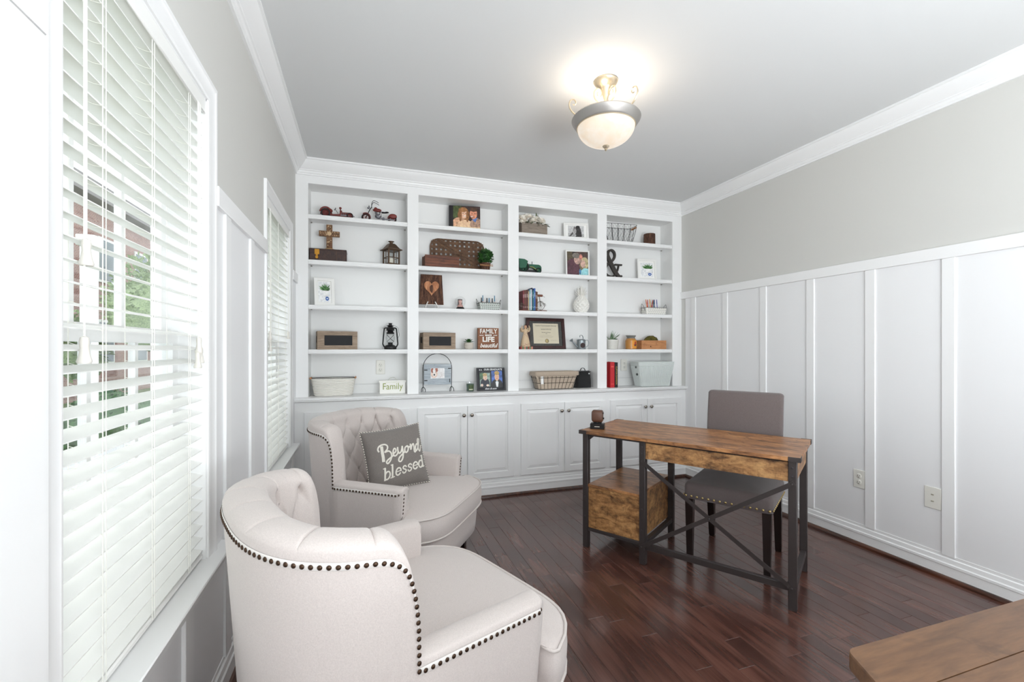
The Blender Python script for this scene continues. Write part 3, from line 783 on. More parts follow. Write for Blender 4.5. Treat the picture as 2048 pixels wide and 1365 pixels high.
# ================================================================ ARMCHAIRS (local +x = forward, origin under the arm fronts' midpoint)
ARM_Z, BACK_Z, ARM_L = .562, .870, .385
def make_armchair():
    root = thing('armchair', 'oatmeal linen tufted armchair nearest the camera, nailhead trim facing the near window', 'armchair', (0, 0, 0), group=None)
    HB, XB, AX, EN = .395, -.33, .366, 2.7     # half breadth, arc centre, arc depth, superellipse exponent
    # ---- dense centre path on the outer top edge, right arm front -> back -> left arm front
    P = []
    for i in range(40): P.append((XB * i / 40, -HB))
    for i in range(0, 241):
        t = -PI / 2 + PI * i / 240
        c, s = math.cos(t), math.sin(t)
        P.append((XB - AX * abs(c) ** (2 / EN), HB * math.copysign(abs(s) ** (2 / EN), s)))
    for i in range(39, -1, -1): P.append((XB * i / 40, HB))
    P = [Vector(p) for p in P]
    acc = [0]
    for a, b in zip(P, P[1:]): acc.append(acc[-1] + (b - a).length)
    TOT = acc[-1]; mid = TOT / 2
    def at(s):
        s = min(max(s, 0), TOT); lo = 0; hi = len(acc) - 1
        while hi - lo > 1:
            m = (lo + hi) // 2
            if acc[m] <= s: lo = m
            else: hi = m
        f = (s - acc[lo]) / max(acc[hi] - acc[lo], 1e-9)
        p = P[lo].lerp(P[hi], f); a, b = P[max(lo - 3, 0)], P[min(hi + 3, len(P) - 1)]; d = (b - a).normalized()
        return p, Vector((-d.y, d.x))     # outward normal
    WL = .130; DX, DZ, Z0 = .160, .096, .785
    def height(s):
        q = min(s, TOT - s) - ARM_L
        if q <= 0: return ARM_Z + .006 * (1 + q / ARM_L)
        if q >= WL: base = 1.0
        else: base = (1 - (1 - q / WL) ** 4.5) ** (1 / 2.6)
        # gentle crown toward the centre
        cr = min(q / (TOT / 2 - ARM_L), 1)
        return ARM_Z + .006 + (BACK_Z - .03 - ARM_Z) * base + .024 * math.sin(cr * PI / 2)
    def backness(s):
        q = min(s, TOT - s) - ARM_L; return min(max((q + .01) / .06, 0), 1)
    ss = []
    n = 22
    for i in range(n): ss.append(ARM_L * i / n)
    for i in range(19): ss.append(ARM_L + WL * (1 - math.cos(PI / 2 * i / 18)))
    k = 150
    for i in range(1, k + 1): ss.append(ARM_L + WL + (TOT / 2 - ARM_L - WL) * i / k)
    cre = []
    for i in range(-5, 6):
        for o in (0, .5):
            c = mid + DX * (i + o)
            for d in (-.006, -.003, -.0012, 0, .0012, .003, .006): cre.append(c + d)
    ss = ss + [TOT - x for x in reversed(ss[:-1])]
    def tuft(a, z):
        """pillow height 0..1 and button pit"""
        if z > Z0:
            u = a / DX; h = .55 + .45 * abs(math.sin(PI * u)) ** .5 - .55 * math.exp(-abs(u - round(u)) * DX / .0035)
            pit = math.exp(-(((u - round(u)) * DX) ** 2 + (z - Z0) ** 2) / (.016 ** 2)); return h, pit
        zz = (z - Z0); u = a / DX + zz / (2 * DZ); v = a / DX - zz / (2 * DZ)
        h = .55 * (1 - max(math.exp(-abs(u - round(u)) * DX * .6 / .004), math.exp(-abs(v - round(v)) * DX * .6 / .004))) + .45 * (abs(math.sin(PI * u)) * abs(math.sin(PI * v))) ** .3
        ru, rv = round(u), round(v); ba = DX * (ru + rv) / 2; bz = DZ * (ru - rv)
        return h, math.exp(-((a - ba) ** 2 + (zz - bz) ** 2) / (.016 ** 2))
    ss = sorted(ss + [c for c in cre if ARM_L + WL * .6 < c < TOT - ARM_L - WL * .6]); ss = [x for i, x in enumerate(ss) if i == 0 or x - ss[i - 1] > 5e-4 or i in (1, len(ss) - 1)]
    rings_out, rings_in, nailpts, tape = [], [], [], []
    for idx, s in enumerate(ss):
        p, nrm = at(s); h = height(s); b = backness(s); a = s - mid
        drop = .020 + .022 * b; T = .080 + .030 * b
        e = min(s, TOT - s)
        sh = 0.0 if e > .014 else .012 * (1 - math.sqrt(max(1 - (1 - e / .014) ** 2, 0)))   # eased arm front
        def off(z): return (.060 * b + .030 * (1 - b)) * (1 - z / BACK_Z) - .012 * math.sin(min(z / .8, 1) * PI) * (1 - b)
        fa = max(0, 1 - e / .30)
        def out(z, extra=0): q = p - nrm * (off(z) + sh + extra); return Vector((q.x - .045 * fa * (1 - z / ARM_Z), q.y, z))
        zn = h - drop
        ro = [out(.14 + (zn - .14) * (j / 14)) for j in range(15)]
        base = out(zn)
        # roll
        nr = 12; roll = []
        for j in range(1, nr + 1):
            t = PI * j / nr
            x = (1 - math.cos(t)) / 2; zz = math.sin(t)
            bul = .010 * b * math.sin(t) * (1 if t < PI / 2 else 0)
            q = base - Vector((nrm.x, nrm.y, 0)) * ((T - sh) * x - bul * (1 - x)); z = zn + drop * (zz ** .8) + (.002 if j < 3 else 0)
            hh, pit = tuft(a, max(z, Z0 + .001)); depth = .008 * (1 - hh) * b * min(min(s, TOT - s) - ARM_L > .05, 1) * zz
            roll.append(Vector((q.x + nrm.x * depth * 0, q.y, z - depth)))
        # inner face down to the cushion
        inner = []; ni = 46; zl = .30
        for j in range(1, ni + 1):
            z = zn + (zl - zn) * j / ni
            q = out(min(zn, z), 0) if False else base
            rake = (zn - z)                               # inner back leans: thicker towards the seat
            tin = T - sh + b * (.12 * rake + .006 * math.sin(min(rake / .12, 1) * PI / 2)) + (1 - b) * .012 * math.sin(min(rake / .1, 1) * PI / 2)
            hh, pit = tuft(a, z); ed = min(max((min(s, TOT - s) - ARM_L - .035) / .05, 0), 1) * b
            tin -= ed * (.020 * (1 - hh) + .014 * pit)
            q = base - Vector((nrm.x, nrm.y, 0)) * tin; q = Vector((q.x - .045 * fa * (1 - z / ARM_Z) * (z < ARM_Z), q.y, z))
            inner.append(Vector((q.x, q.y, z)))
        rings_out.append(ro); rings_in.append([base] + roll + inner)
        nq = out(zn - .011, -.0035); nailpts.append((nq, Vector((nrm.x, nrm.y, 0))))
        tape.append([out(zn - .002, -.001), out(zn - .004, -.0025), out(zn - .018, -.0025), out(zn - .020, 0)])
    g = G(); g.ring_loft(rings_out, closed=False); outer = ob('outer_panel', g, M_LINEN, root, sharp=80)
    g = G(); g.ring_loft(rings_in, closed=False)
    # arm fronts
    for r_o, r_i, sg in ((rings_out[0], rings_in[0], 1), (rings_out[-1], rings_in[-1], -1)):
        loop = list(r_o) + r_i[1:] + [Vector((r_i[-1].x, r_i[-1].y, .14))]
        c = [v for v in loop]; cen = sum(c, Vector()) / len(c)
        r2 = [v + Vector((.008, 0, 0)) + (cen - v) * .05 for v in c]
        g.ring_loft([c, r2], cap0=False)
    ob('inner_upholstery', g, M_LINEN, root, sharp=80)
    # ---- nailhead strip: up the arm front, along the arm, round the wing and the back
    line = []; tl = []
    def addp(q, nv): line.append((q, nv))
    frontR = [(rings_out[0][j] + Vector((.0065, .016, -.006)), Vector((1, 0, 0))) for j in range(2, 15)]
    frontL = [(rings_out[-1][j] + Vector((.0065, -.016, -.006)), Vector((1, 0, 0))) for j in range(14, 1, -1)]
    line = frontR + nailpts[1:-1] + frontL
    pts = [a for a, b in line]; d = 0; nxt = .010; nh = None; spacing = .0182
    gn = G(); gn.sph((0, 0, 0), (.0055, .0032, .0055), 8, 6)
    cnt = 0
    for i in range(len(pts) - 1):
        L = (pts[i + 1] - pts[i]).length
        while nxt <= d + L:
            f = (nxt - d) / max(L, 1e-9); q = pts[i].lerp(pts[i + 1], f); nv = line[i][1]
            r = (0, 0, math.atan2(nv.y, nv.x) - PI / 2)
            if nh is None: nh = ob('nailhead', gn, M_NAIL, root, loc=q); nh.rotation_euler = r
            else: inst(nh, root, loc=q, rot=r)
            cnt += 1; nxt += spacing
        d += L
    g = G(); g.ring_loft(tape[1:-1], closed=False, cap0=False, cap1=False); ob('trim_tape', g, M_TAPE, root, sharp=80)
    # ---- buttons
    gb = G(); gb.sph((0, 0, 0), (.010, .005, .010), 10, 6); bt = None
    for row, z in enumerate((Z0, Z0 - DZ, Z0 - 2 * DZ, Z0 - 3 * DZ)):
        for c in range(-4, 5):
            a = DX * (c + (.5 if row % 2 else 0)); s = mid + a
            if min(s, TOT - s) - ARM_L < .09: continue
            p, nrm = at(s); h = height(s); zn = h - .042; offb = .060 * (1 - zn / BACK_Z); rake = zn - z
            tin = .110 + .12 * rake + .006 * math.sin(min(max(rake, 0) / .12, 1) * PI / 2) - .030
            q = p - nrm * (offb + tin + .003); q = Vector((q.x, q.y, z)); r = (0, 0, math.atan2(nrm.y, nrm.x) + PI / 2)
            if bt is None: bt = ob('button', gb, M_LINEN_P, root, loc=q); bt.rotation_euler = r
            else: inst(bt, root, loc=q, rot=r)
    # ---- seat cushion and base
    def outline(grow=0.0, ears=True, fx=.19):
        Q = []
        hw = .293; he = .412
        Q += [(-.50, -.17), (-.545, 0), (-.50, .17), (-.40, .235), (-.25, hw), (-.02, hw)]
        back = smooth_path([(x, y) for x, y in [(-.30, -hw), (-.45, -.23), (-.50, 0), (-.45, .23), (-.30, hw)]], 6)
        L = [tuple(v) for v in back] + [(-.15, hw), (-.03, hw + .002)]
        L += [(.004, hw + .03), (.010, he - .02), (.016, he - .004), (.030, he)]
        fr = []
        for i in range(1, 24):
            y = he * (1 - 2 * i / 24); fr.append((.034 + (fx - .034) * (1 - abs(y / he) ** 5.5), y))
        L += fr + [(.030, -he), (.016, -he + .004), (.010, -he + .02), (.004, -hw - .03), (-.03, -hw - .002), (-.15, -hw)]
        L = [Vector((x, y)) for x, y in L]
        if grow:
            n = len(L); out = []
            for i in range(n):
                d = (L[(i + 1) % n] - L[i - 1]).normalized(); out.append(L[i] + Vector((-d.y, d.x)) * grow)
            L = out
        return L
    BO = outline()
    area = sum(BO[i].x * BO[(i + 1) % len(BO)].y - BO[(i + 1) % len(BO)].x * BO[i].y for i in range(len(BO)))
    sgn = 1 if area < 0 else -1
    cen = Vector((-.17, 0)); zt, zb = .415, .305
    def rg(L, z): return [(p.x, p.y, z) for p in L]
    def sc(f): return [cen + (p - cen) * f for p in BO]
    rings = [rg(sc(.90), zb - .006), rg(sc(.985), zb - .002), rg(sc(1.0), zb + .006)]
    for i in range(1, 6): rings.append(rg(outline(sgn * .007 * math.sin(PI * i / 6)), zb + .006 + (zt - zb - .012) * i / 6))
    rings += [rg(sc(1.0), zt - .006), rg(sc(.992), zt)]
    for f, dz in ((.97, .006), (.93, .014), (.86, .023), (.78, .030), (.65, .037), (.45, .042), (.2, .044), (.03, .0445)):
        Ls = [Vector(p) for p in BO]
        for _ in range(int(60 * (1 - f) / .35) + 2 if f < .97 else 0): Ls = [(Ls[i - 1] + Ls[i] * 2 + Ls[(i + 1) % len(Ls)]) / 4 for i in range(len(Ls))]
        rings.append(rg([cen + (p - cen) * f for p in Ls], zt + dz))
    g = G(); g.ring_loft(rings); cu = ob('seat_cushion', g, M_LINEN, root, sharp=80)
    for z in (zt, zb):
        g = G(); g.tube(rg(sc(1.004), z), .0052, 6, True); ob('piping', g, M_LINEN_P, cu, sharp=80)
    B2 = []
    for p in BO:
        q = cen + (p - cen) * (.94 if p.x > 0 else .90); B2.append(q)
    def rb(f, z): return [(cen.x + (p.x - cen.x) * f, cen.y + (p.y - cen.y) * f, z) for p in B2]
    g = G(); g.ring_loft([rb(.95, .14), rb(.975, .145), rb(.99, .20), rb(1.0, .24), rb(1.0, .29), rb(.985, .306)]); ob('seat_base', g, M_LINEN, root, sharp=80)
    # closing cloth under the back, and legs
    for x, y, lean in ((.045, -.300, .0), (.045, .300, .0), (-.53, -.22, -.03), (-.53, .22, -.03)):
        g = G(); g.ring_loft([[(x + lean * (1 - z / .16) + a * w, y + b * w, z) for a, b in ((-1, -1), (1, -1), (1, 1), (-1, 1))] for z, w in ((0, .014), (.004, .016), (.15, .023))]); ob('leg', g, M_DARKLEG, root, sharp=30)
    return root
armA = make_armchair()
armB = copy_tree(armA)
armA.location = (.328, 1.506, 0); armA.rotation_euler = (0, 0, math.radians(21.8))
armB.location = (.388, 2.556, 0); armB.rotation_euler = (0, 0, math.radians(-34))
armB['label'] = 'oatmeal linen tufted armchair farther back with the grey lettered cushion'

# ---------------------------------------------------------------- lettered pillow
def make_pillow():
    r = thing('throw_pillow', 'grey throw pillow lettered Beyond blessed, resting on the far armchair', 'pillow', (0, 0, 0))
    W = .176
    def surf(u, v, side=1):     # u,v in -1..1 ; returns local point, x right, z up, -y front
        pu = u * W * (1 - .07 * (1 - u * u) * 0 - .05 * (1 - v * v) * 0) ; 
        x = W * u * (1 - .055 * (1 - v * v)); z = W * v * (1 - .055 * (1 - u * u))
        t = max((1 - u ** 4) * (1 - v ** 4), 0) ** .55
        w = .006 * noise.noise(Vector((u * 2.2, v * 3.5, 4 + side))) + .010 * math.exp(-((v - .02 - .1 * u) / .06) ** 2) * -1 * (abs(u) > .35) * (abs(u) - .35)
        return Vector((x, -side * (.062 * t + w * t), z))
    n = 36
    g = G(); grid = {}
    for side in (1, -1):
        for i in range(n + 1):
            for j in range(n + 1):
                u, v = -1 + 2 * i / n, -1 + 2 * j / n
                if side == -1 and (i in (0, n) or j in (0, n)): grid[side, i, j] = grid[1, i, j]
                else: grid[side, i, j] = g.bm.verts.new(surf(u, v, side))
        for i in range(n):
            for j in range(n):
                q = [grid[side, i, j], grid[side, i + 1, j], grid[side, i + 1, j + 1], grid[side, i, j + 1]]
                f = g.bm.faces.new(q); f.smooth = True
    ob('pillow_cover', g, M_PILLOW, r, sharp=80)
    # twisted cord edge
    g = G(); E = []
    for k in range(40): E.append(surf(-1 + 2 * k / 40, -1))
    for k in range(40): E.append(surf(1, -1 + 2 * k / 40))
    for k in range(40): E.append(surf(1 - 2 * k / 40, 1))
    for k in range(40): E.append(surf(-1, 1 - 2 * k / 40))
    g.tube(E, .0032, 6, True)
    m, nt, p = newmat('two_tone_cord'); tc = coords(nt, (1, 1, 1)); wv = N(nt, 'ShaderNodeTexWave'); wv.bands_direction = 'DIAGONAL'; wv.inputs['Scale'].default_value = 45
    nt.links.new(tc, wv.inputs['Vector']); nt.links.new(ramp(nt, wv.outputs['Fac'], [(.45, srgb(112, 104, 98)), (.55, srgb(236, 230, 218))]), p.inputs['Base Color']); p.inputs['Roughness'].default_value = .9
    ob('cord_edge', g, m, r, sharp=80)
    def ribbon(g, pts, w, z=.0022):
        Q = smooth_path([(a, b, 0) for a, b in pts], 5) if len(pts) > 2 else [Vector((*pts[0], 0)).lerp(Vector((*pts[1], 0)), k / 8) for k in range(9)]
        R = []
        for i, q in enumerate(Q):
            d = (Q[min(i + 1, len(Q) - 1)] - Q[max(i - 1, 0)]).normalized(); nn = Vector((-d.y, d.x, 0)); ring = []
            ext = -d * w * .4 if i == 0 else (d * w * .4 if i == len(Q) - 1 else Vector())
            for o, h in ((-1, -.001), (-.9, z), (.9, z), (1, -.001)):
                c = q + nn * w / 2 * o + ext; s = surf(min(max(c.x, -.98), .98), min(max(c.y, -.98), .98)); ring.append((s.x, s.y - h, s.z))
            R.append(ring)
        g.ring_loft(R)
    # tracing space -> pillow space
    def T(x, y):
        dx, dy = x - 155, y - 240; X = (1075, -90); Y = (205, 980); D = X[0] * Y[1] - X[1] * Y[0]
        a = (dx * Y[1] - dy * Y[0]) / D; b = (X[0] * dy - X[1] * dx) / D
        return (2 * a - 1, 1 - 2 * b)
    g = G()
    script = [
        [(482, 520), (495, 600), (510, 670), (520, 733)],
        [(432, 580), (415, 550), (432, 505), (480, 478), (540, 475), (582, 505), (580, 555), (540, 600), (600, 585), (645, 612), (662, 665), (645, 735), (600, 785), (572, 768), (588, 735), (640, 700), (685, 672)],
        [(690, 640), (735, 612), (742, 575), (715, 552), (692, 590), (694, 645), (722, 678), (765, 655), (785, 610)],
        [(775, 545), (782, 605), (808, 642), (845, 610), (862, 535)], [(862, 535), (878, 640), (872, 725), (838, 776), (800, 765), (808, 715), (860, 665), (905, 630)],
        [(958, 533), (922, 555), (912, 605), (935, 640), (970, 618), (982, 568), (958, 533), (1000, 555), (1030, 530)],
        [(1022, 512), (1035, 600), (1050, 540), (1080, 508), (1097, 560), (1112, 645), (1140, 625)],
        [(1188, 530), (1150, 518), (1128, 570), (1145, 625), (1178, 590), (1205, 500), (1210, 445), (1187, 430), (1174, 475), (1192, 580), (1218, 635), (1243, 605), (1250, 545)]]
    for s in script: ribbon(g, [T(*q) for q in s], .052)
    ribbon(g, [T(*q) for q in script[0]], .10)
    ob('lettering', g, M_PRINT, r, label='cream script word Beyond', sharp=60)
    g = G()
    def bl(ox, oy, sl=-.205):
        return lambda x, y: T(ox + x, oy + y + sl * x)
    K = bl(520, 1050)
    def stroke(pts, w=.055): ribbon(g, [K(*q) for q in pts], w)
    def arc(cx, cy, rx, ry, a0, a1, n=10): return [(cx + rx * math.cos(math.radians(a0 + (a1 - a0) * k / n)), cy - ry * math.sin(math.radians(a0 + (a1 - a0) * k / n))) for k in range(n + 1)]
    # b
    stroke([(28, -185), (40, -4)], .06); stroke([(-2, -188), (30, -186)], .03); stroke(arc(78, -62, 46, 60, 150, -190), .05)
    # l
    stroke([(160, -200), (172, -4)], .06); stroke([(134, -205), (162, -200)], .03); stroke([(140, -2), (208, -2)], .03)
    # e
    stroke([(232, -62), (318, -62)] , .03); stroke(arc(275, -60, 44, 56, 0, 320), .05)
    def s_(x):
        stroke([(x + 66, -92), (x + 52, -112), (x + 22, -112), (x + 8, -88), (x + 26, -66), (x + 56, -52), (x + 68, -28), (x + 50, -4), (x + 20, -4), (x + 4, -28)], .045)
    s_(350); s_(452)
    stroke([(556, -62), (640, -62)], .03); stroke(arc(598, -60, 44, 56, 0, 320), .05)
    stroke(arc(708, -58, 42, 56, 30, 330), .05); stroke([(742, -185), (754, -6)], .06); stroke([(716, -186), (744, -184)], .03); stroke([(752, -3), (786, -6)], .03)
    ob('lettering', g, M_PRINT, r, label='cream serif word blessed', sharp=60)
    return r
pil = make_pillow()
_f = Vector((math.cos(math.radians(-31)), math.sin(math.radians(-31)), 0))
PILROT = (math.radians(-20), math.radians(-4), math.radians(16))
pil.location = (.172, 2.665, .618); pil.rotation_euler = PILROT
# ================================================================ THINGS ON THE SHELVES
Z5, Z4, Z3, Z2, Z1 = 2.270, 1.925, 1.582, 1.241, 0.880
e_ = .0004
def on(name, label, cat, x, z, y=3.79, rz=0.0, group=None): return thing(name, label, cat, (x, y, z + e_), rz, group)

# ---- picture frames -------------------------------------------------------------
def ell(cx, cz, rx, rz, n=20, rot=0):
    c, s = math.cos(rot), math.sin(rot)
    return [(cx + rx * math.cos(t) * c - rz * math.sin(t) * s, cz + rx * math.cos(t) * s + rz * math.sin(t) * c) for t in [2 * PI * k / n for k in range(n)]]
def print_layers(parent, w, h, zc, y, shapes, name='photo_print', x0=0.0, label=None):
    """flat print: list of (polygon in 0..1 coordinates, colour)"""
    g = G(); mats = []
    for k, (poly, c) in enumerate(shapes):
        m = c if not isinstance(c, tuple) else photo_col(*c)
        if m not in mats: mats.append(m)
        g.mi = mats.index(m); yy = y - .00012 * (k + 1)
        P = [(min(max(a, 0), 1), min(max(b, 0), 1)) for a, b in poly]
        g._add([(x0 + (a - .5) * w, yy, zc + (b - .5) * h) for a, b in P], [tuple(range(len(P)))])
    return ob(name, g, mats, parent, smooth=False, label=label)
FULL = [(0, 0), (1, 0), (1, 1), (0, 1)]
def frame(name, label, cat, x, z, y, w, h, bw, lean, rz, fmat, iw, ih, shapes, mat_col=(246, 245, 242), depth=.014, deep=0.0, group=None, fname='frame_border'):
    r = thing(name, label, cat, (x, y, z + e_), rz, group, rot=(-math.radians(lean), 0, rz))
    g = G(); rings = []
    for i, yy in ((0, 0), (0, -depth + .002), (.002, -depth), (bw - .002, -depth), (bw, -depth + .002), (bw, -.003)):
        rings.append([(-w / 2 + i, yy, i), (w / 2 - i, yy, i), (w / 2 - i, yy, h - i), (-w / 2 + i, yy, h - i)])
    g.ring_loft(rings, cap1=False); ob(fname, g, fmat, r, sharp=20)
    g = G(); g.box(-w / 2 + bw - .001, w / 2 - bw + .001, -.005, -.002, bw - .001, h - bw + .001); ob('mat_board', g, col(*mat_col, .7), r)
    print_layers(r, iw, ih, h / 2, -.0051, shapes)
    return r
def easel_leg(r, h, lean):
    g = G(); t = math.radians(lean)
    g.box(-.012, .012, .001, .004, h * .2, h * .62); ob('easel_back', g, col(30, 30, 30, .7), r)
SKY = (228, 232, 234)
PLANT = [(FULL, (225, 227, 230))] + [([(.33 + .02 * k, .0), (.335 + .02 * k, 0), (.335 + .02 * k, 1), (.33 + .02 * k, 1)], (206, 208, 212)) for k in (-14, -7, 0, 7, 14, 21)]
_rp = random.Random(3)
for k in range(34):
    a = _rp.uniform(.15, PI - .15); L = _rp.uniform(.28, .50); cx, cz = .60 + _rp.uniform(-.10, .10), .56; ex, ez = cx + L * math.cos(a) * 1.1, cz + L * math.sin(a) * .8
    nx, nz = -math.sin(a) * .045, math.cos(a) * .045
    PLANT.append(([(cx, cz), ((cx + ex) / 2 + nx, (cz + ez) / 2 + nz), (ex, ez), ((cx + ex) / 2 - nx, (cz + ez) / 2 - nz)], [(64, 118, 58), (98, 150, 78), (40, 84, 44)][k % 3]))
PLANT += [([(.44, .30), (.78, .30), (.82, .56), (.40, .56)], (244, 244, 242)), (ell(.72, .17, .14, .10), (44, 96, 176)), (ell(.72, .17, .07, .03), (214, 226, 242))]
f1 = frame('picture_frame', 'white portrait frame with a potted plant picture, leftmost bay, leaning by the stile', 'picture frame', -.292, Z3, 3.785, .150, .222, .024, 9, math.radians(16), M_FRAMEW, .088, .165, PLANT)
easel_leg(f1, .22, 9)
f2 = frame('picture_frame', 'white square-ish frame with a potted plant picture, right of the ampersand', 'picture frame', 2.672, Z4, 3.800, .200, .214, .022, 5, math.radians(-8), M_FRAMEW, .128, .142, PLANT)
easel_leg(f2, .2, 5)
BW = [(FULL, (196, 196, 196)), ([(0, 0), (1, 0), (1, .25), (0, .3)], (170, 170, 170)), ([(0, .05), (.1, .1), (.3, .5), (.45, .72), (.52, .62), (.35, .30), (.12, 0)], (86, 84, 84)),
      (ell(.62, .50, .20, .42), (70, 68, 68)), (ell(.62, .86, .13, .14), (48, 46, 46)), (ell(.40, .52, .12, .28), (168, 166, 166)), (ell(.42, .80, .08, .10), (110, 106, 104)),
      ([(.48, 0), (.86, 0), (.84, .45), (.6, .5)], (60, 58, 58))]
frame('picture_frame', 'white landscape frame with a black and white photo, beside the flower box', 'picture frame', 1.888, Z5, 3.792, .238, .156, .018, 6, math.radians(-13), M_FRAMEW, .150, .108, BW)
CPL = [(FULL, (54, 48, 44)), ([(0, .55), (.3, .6), (.25, 1), (0, 1)], (92, 80, 60)), (ell(.68, .80, .34, .3), (82, 60, 54)), (ell(.78, .34, .20, .30), (120, 110, 80)),
       (ell(.26, .22, .36, .48), (92, 54, 66)), ([(0, 0), (.62, 0), (.56, .42), (.20, .56), (0, .38)], (88, 50, 62)), (ell(.50, .68, .17, .22), (196, 160, 148)), (ell(.44, .84, .18, .12), (128, 120, 112)), (ell(.66, .78, .08, .12), (216, 140, 124)),
       (ell(.84, .52, .18, .26), (196, 182, 140)), (ell(.76, .48, .12, .17), (214, 176, 160)), ([(.56, 0), (1, 0), (1, .28), (.80, .30), (.62, .16)], (148, 204, 210)), (ell(.62, .14, .05, .12), (70, 130, 170))]
frame('picture_frame', 'thin white square frame, colour photo of couple embracing, between tractor and ampersand', 'picture frame', 1.903, Z4, 3.790, .230, .244, .012, 4, math.radians(-9), M_FRAMEW, .205, .220, CPL)
# album / canvas of the couple
r = on('photo_album', 'dark bound photo album with a smiling couple on the cover, top of second bay', 'photo album', .828, Z5, 3.81, math.radians(-9)); r.rotation_euler = (math.radians(-6), 0, math.radians(-9))
g = G(); g.box(-.135, .135, -.028, 0, .001, .212, .003); ob('cover', g, col(34, 30, 34, .4), r)
ALB = [(FULL, (70, 54, 52)), ([(0, .45), (.25, .55), (.3, 1), (0, 1)], (84, 98, 60)), (ell(.38, .60, .22, .36), (150, 104, 66)), (ell(.22, .2, .28, .30), (236, 176, 142)), (ell(.45, .16, .30, .24), (244, 196, 160)),
       (ell(.40, .66, .13, .21), (238, 186, 158)), (ell(.36, .84, .16, .10), (168, 118, 74)), (ell(.27, .6, .05, .28), (160, 110, 70)), (ell(.52, .56, .045, .26), (150, 102, 64)), (ell(.42, .57, .05, .018), (250, 244, 240)), (ell(.36, .68, .018, .014), (50, 36, 32)), (ell(.46, .68, .018, .014), (50, 36, 32)),
       (ell(.86, .20, .24, .30), (186, 150, 128)), ([(.70, .42), (.90, .52), (.82, .30)], (96, 128, 190)), (ell(.75, .68, .14, .23), (222, 152, 122)), (ell(.76, .86, .14, .09), (92, 66, 52)), (ell(.69, .56, .05, .018), (250, 240, 236)), (ell(.69, .70, .016, .012), (50, 36, 32)), (ell(.79, .70, .016, .012), (50, 36, 32)),
       ([(0, 0), (1, 0), (1, .08), (0, .12)], (250, 206, 170))]
print_layers(r, .232, .204, .106, -.0285, ALB, x0=.018)
# diploma
DIP = [(FULL, (66, 66, 64))]
r = frame('diploma_frame', 'wide dark mahogany frame holding a cream university diploma', 'picture frame', 1.600, Z2, 3.815, .390, .290, .030, 8, math.radians(3), rustic('mahogany_frame', srgb(26, 10, 10), srgb(52, 20, 20), srgb(74, 30, 28), sc=(8, 8, 8), rough=.3), .328, .228, DIP, mat_col=(60, 60, 58))
DP = [(FULL, col(216, 207, 184, .7)), (ell(.52, .13, .075, .105), (92, 82, 96)), (ell(.52, .13, .062, .088), (176, 156, 96)), (ell(.52, .13, .03, .045), (206, 190, 140))]
for zz, a, b in ((.76, .27, .78), (.72, .30, .72), (.40, .25, .72), (.34, .22, .78), (.30, .25, .74), (.16, .16, .38), (.16, .66, .92)):
    DP.append(([(a, zz), (b, zz), (b, zz + .008), (a, zz + .008)], (170, 160, 140)))
print_layers(r, .258, .188, .146, -.0062, DP, 'diploma_sheet')
I_ = col(56, 48, 44, .7)
text('Southern Commonwealth University', .0155, I_, r, (.002, -.0072, .218), ext=.0001, sx=.92)
text('Bachelor of Nursing', .0125, I_, r, (.002, -.0072, .184), ext=.0001); text('Bachelor of Science', .0115, I_, r, (.002, -.0072, .156), ext=.0001); text('1992', .010, I_, r, (.002, -.0072, .143), ext=.0001)
# graduate frame
r = frame('graduate_frame', 'black double frame lettered OUR GRADUATE then and now, with two portraits', 'picture frame', 1.055, Z1, 3.768, .250, .200, .012, 12, math.radians(-4), col(48, 48, 52, .5), .2, .15, [(FULL, (48, 48, 52))], mat_col=(50, 50, 54))
G1 = [(FULL, (150, 170, 160)), ([(0, .5), (.4, .6), (.4, 1), (0, 1)], (90, 120, 90)), (ell(.5, .22, .44, .38), (42, 46, 58)), (ell(.52, .66, .20, .22), (222, 190, 170)), (ell(.5, .86, .22, .12), (196, 170, 120)), (ell(.2, .10, .12, .10), (226, 200, 184)), (ell(.75, .08, .14, .08), (230, 206, 190)), (ell(.46, .68, .03, .02), (40, 34, 32)), (ell(.6, .68, .03, .02), (40, 34, 32)), (ell(.53, .57, .07, .02), (190, 110, 104))]
G2 = [(FULL, (84, 116, 190)), (ell(.5, .10, .55, .38), (38, 38, 42)), (ell(.5, .62, .21, .25), (232, 182, 150)), (ell(.5, .86, .23, .13), (200, 164, 96)), ([(.42, 0), (.58, 0), (.64, .30), (.50, .40), (.36, .30)], (244, 246, 248)), (ell(.5, .33, .10, .04), (220, 230, 232)), (ell(.43, .66, .03, .02), (44, 40, 60)), (ell(.58, .66, .03, .02), (44, 40, 60)), (ell(.5, .53, .07, .02), (206, 110, 100))]
print_layers(r, .092, .120, .096, -.0075, G1, x0=-.052); print_layers(r, .096, .142, .102, -.0075, G2, x0=.055)
WT = col(238, 240, 242, .6)
text('OUR GRADUATE', .0215, WT, r, (.022, -.0145, .1835), ext=.0003, off=.0006); text('then & now', .0215, WT, r, (-.005, -.0145, .0155), ext=.0003, off=.0004, shear=.35)
g = G()
for q in (-.098, -.083): g.prism([(q - .007, .181), (q, .187), (q + .007, .181), (q, .176)], -.0147, -.0141, Matrix(((1, 0, 0, 0), (0, 0, 1, 0), (0, 1, 0, 0), (0, 0, 0, 1))))
ob('cap_emblem', g, WT, r, kind='stuff')

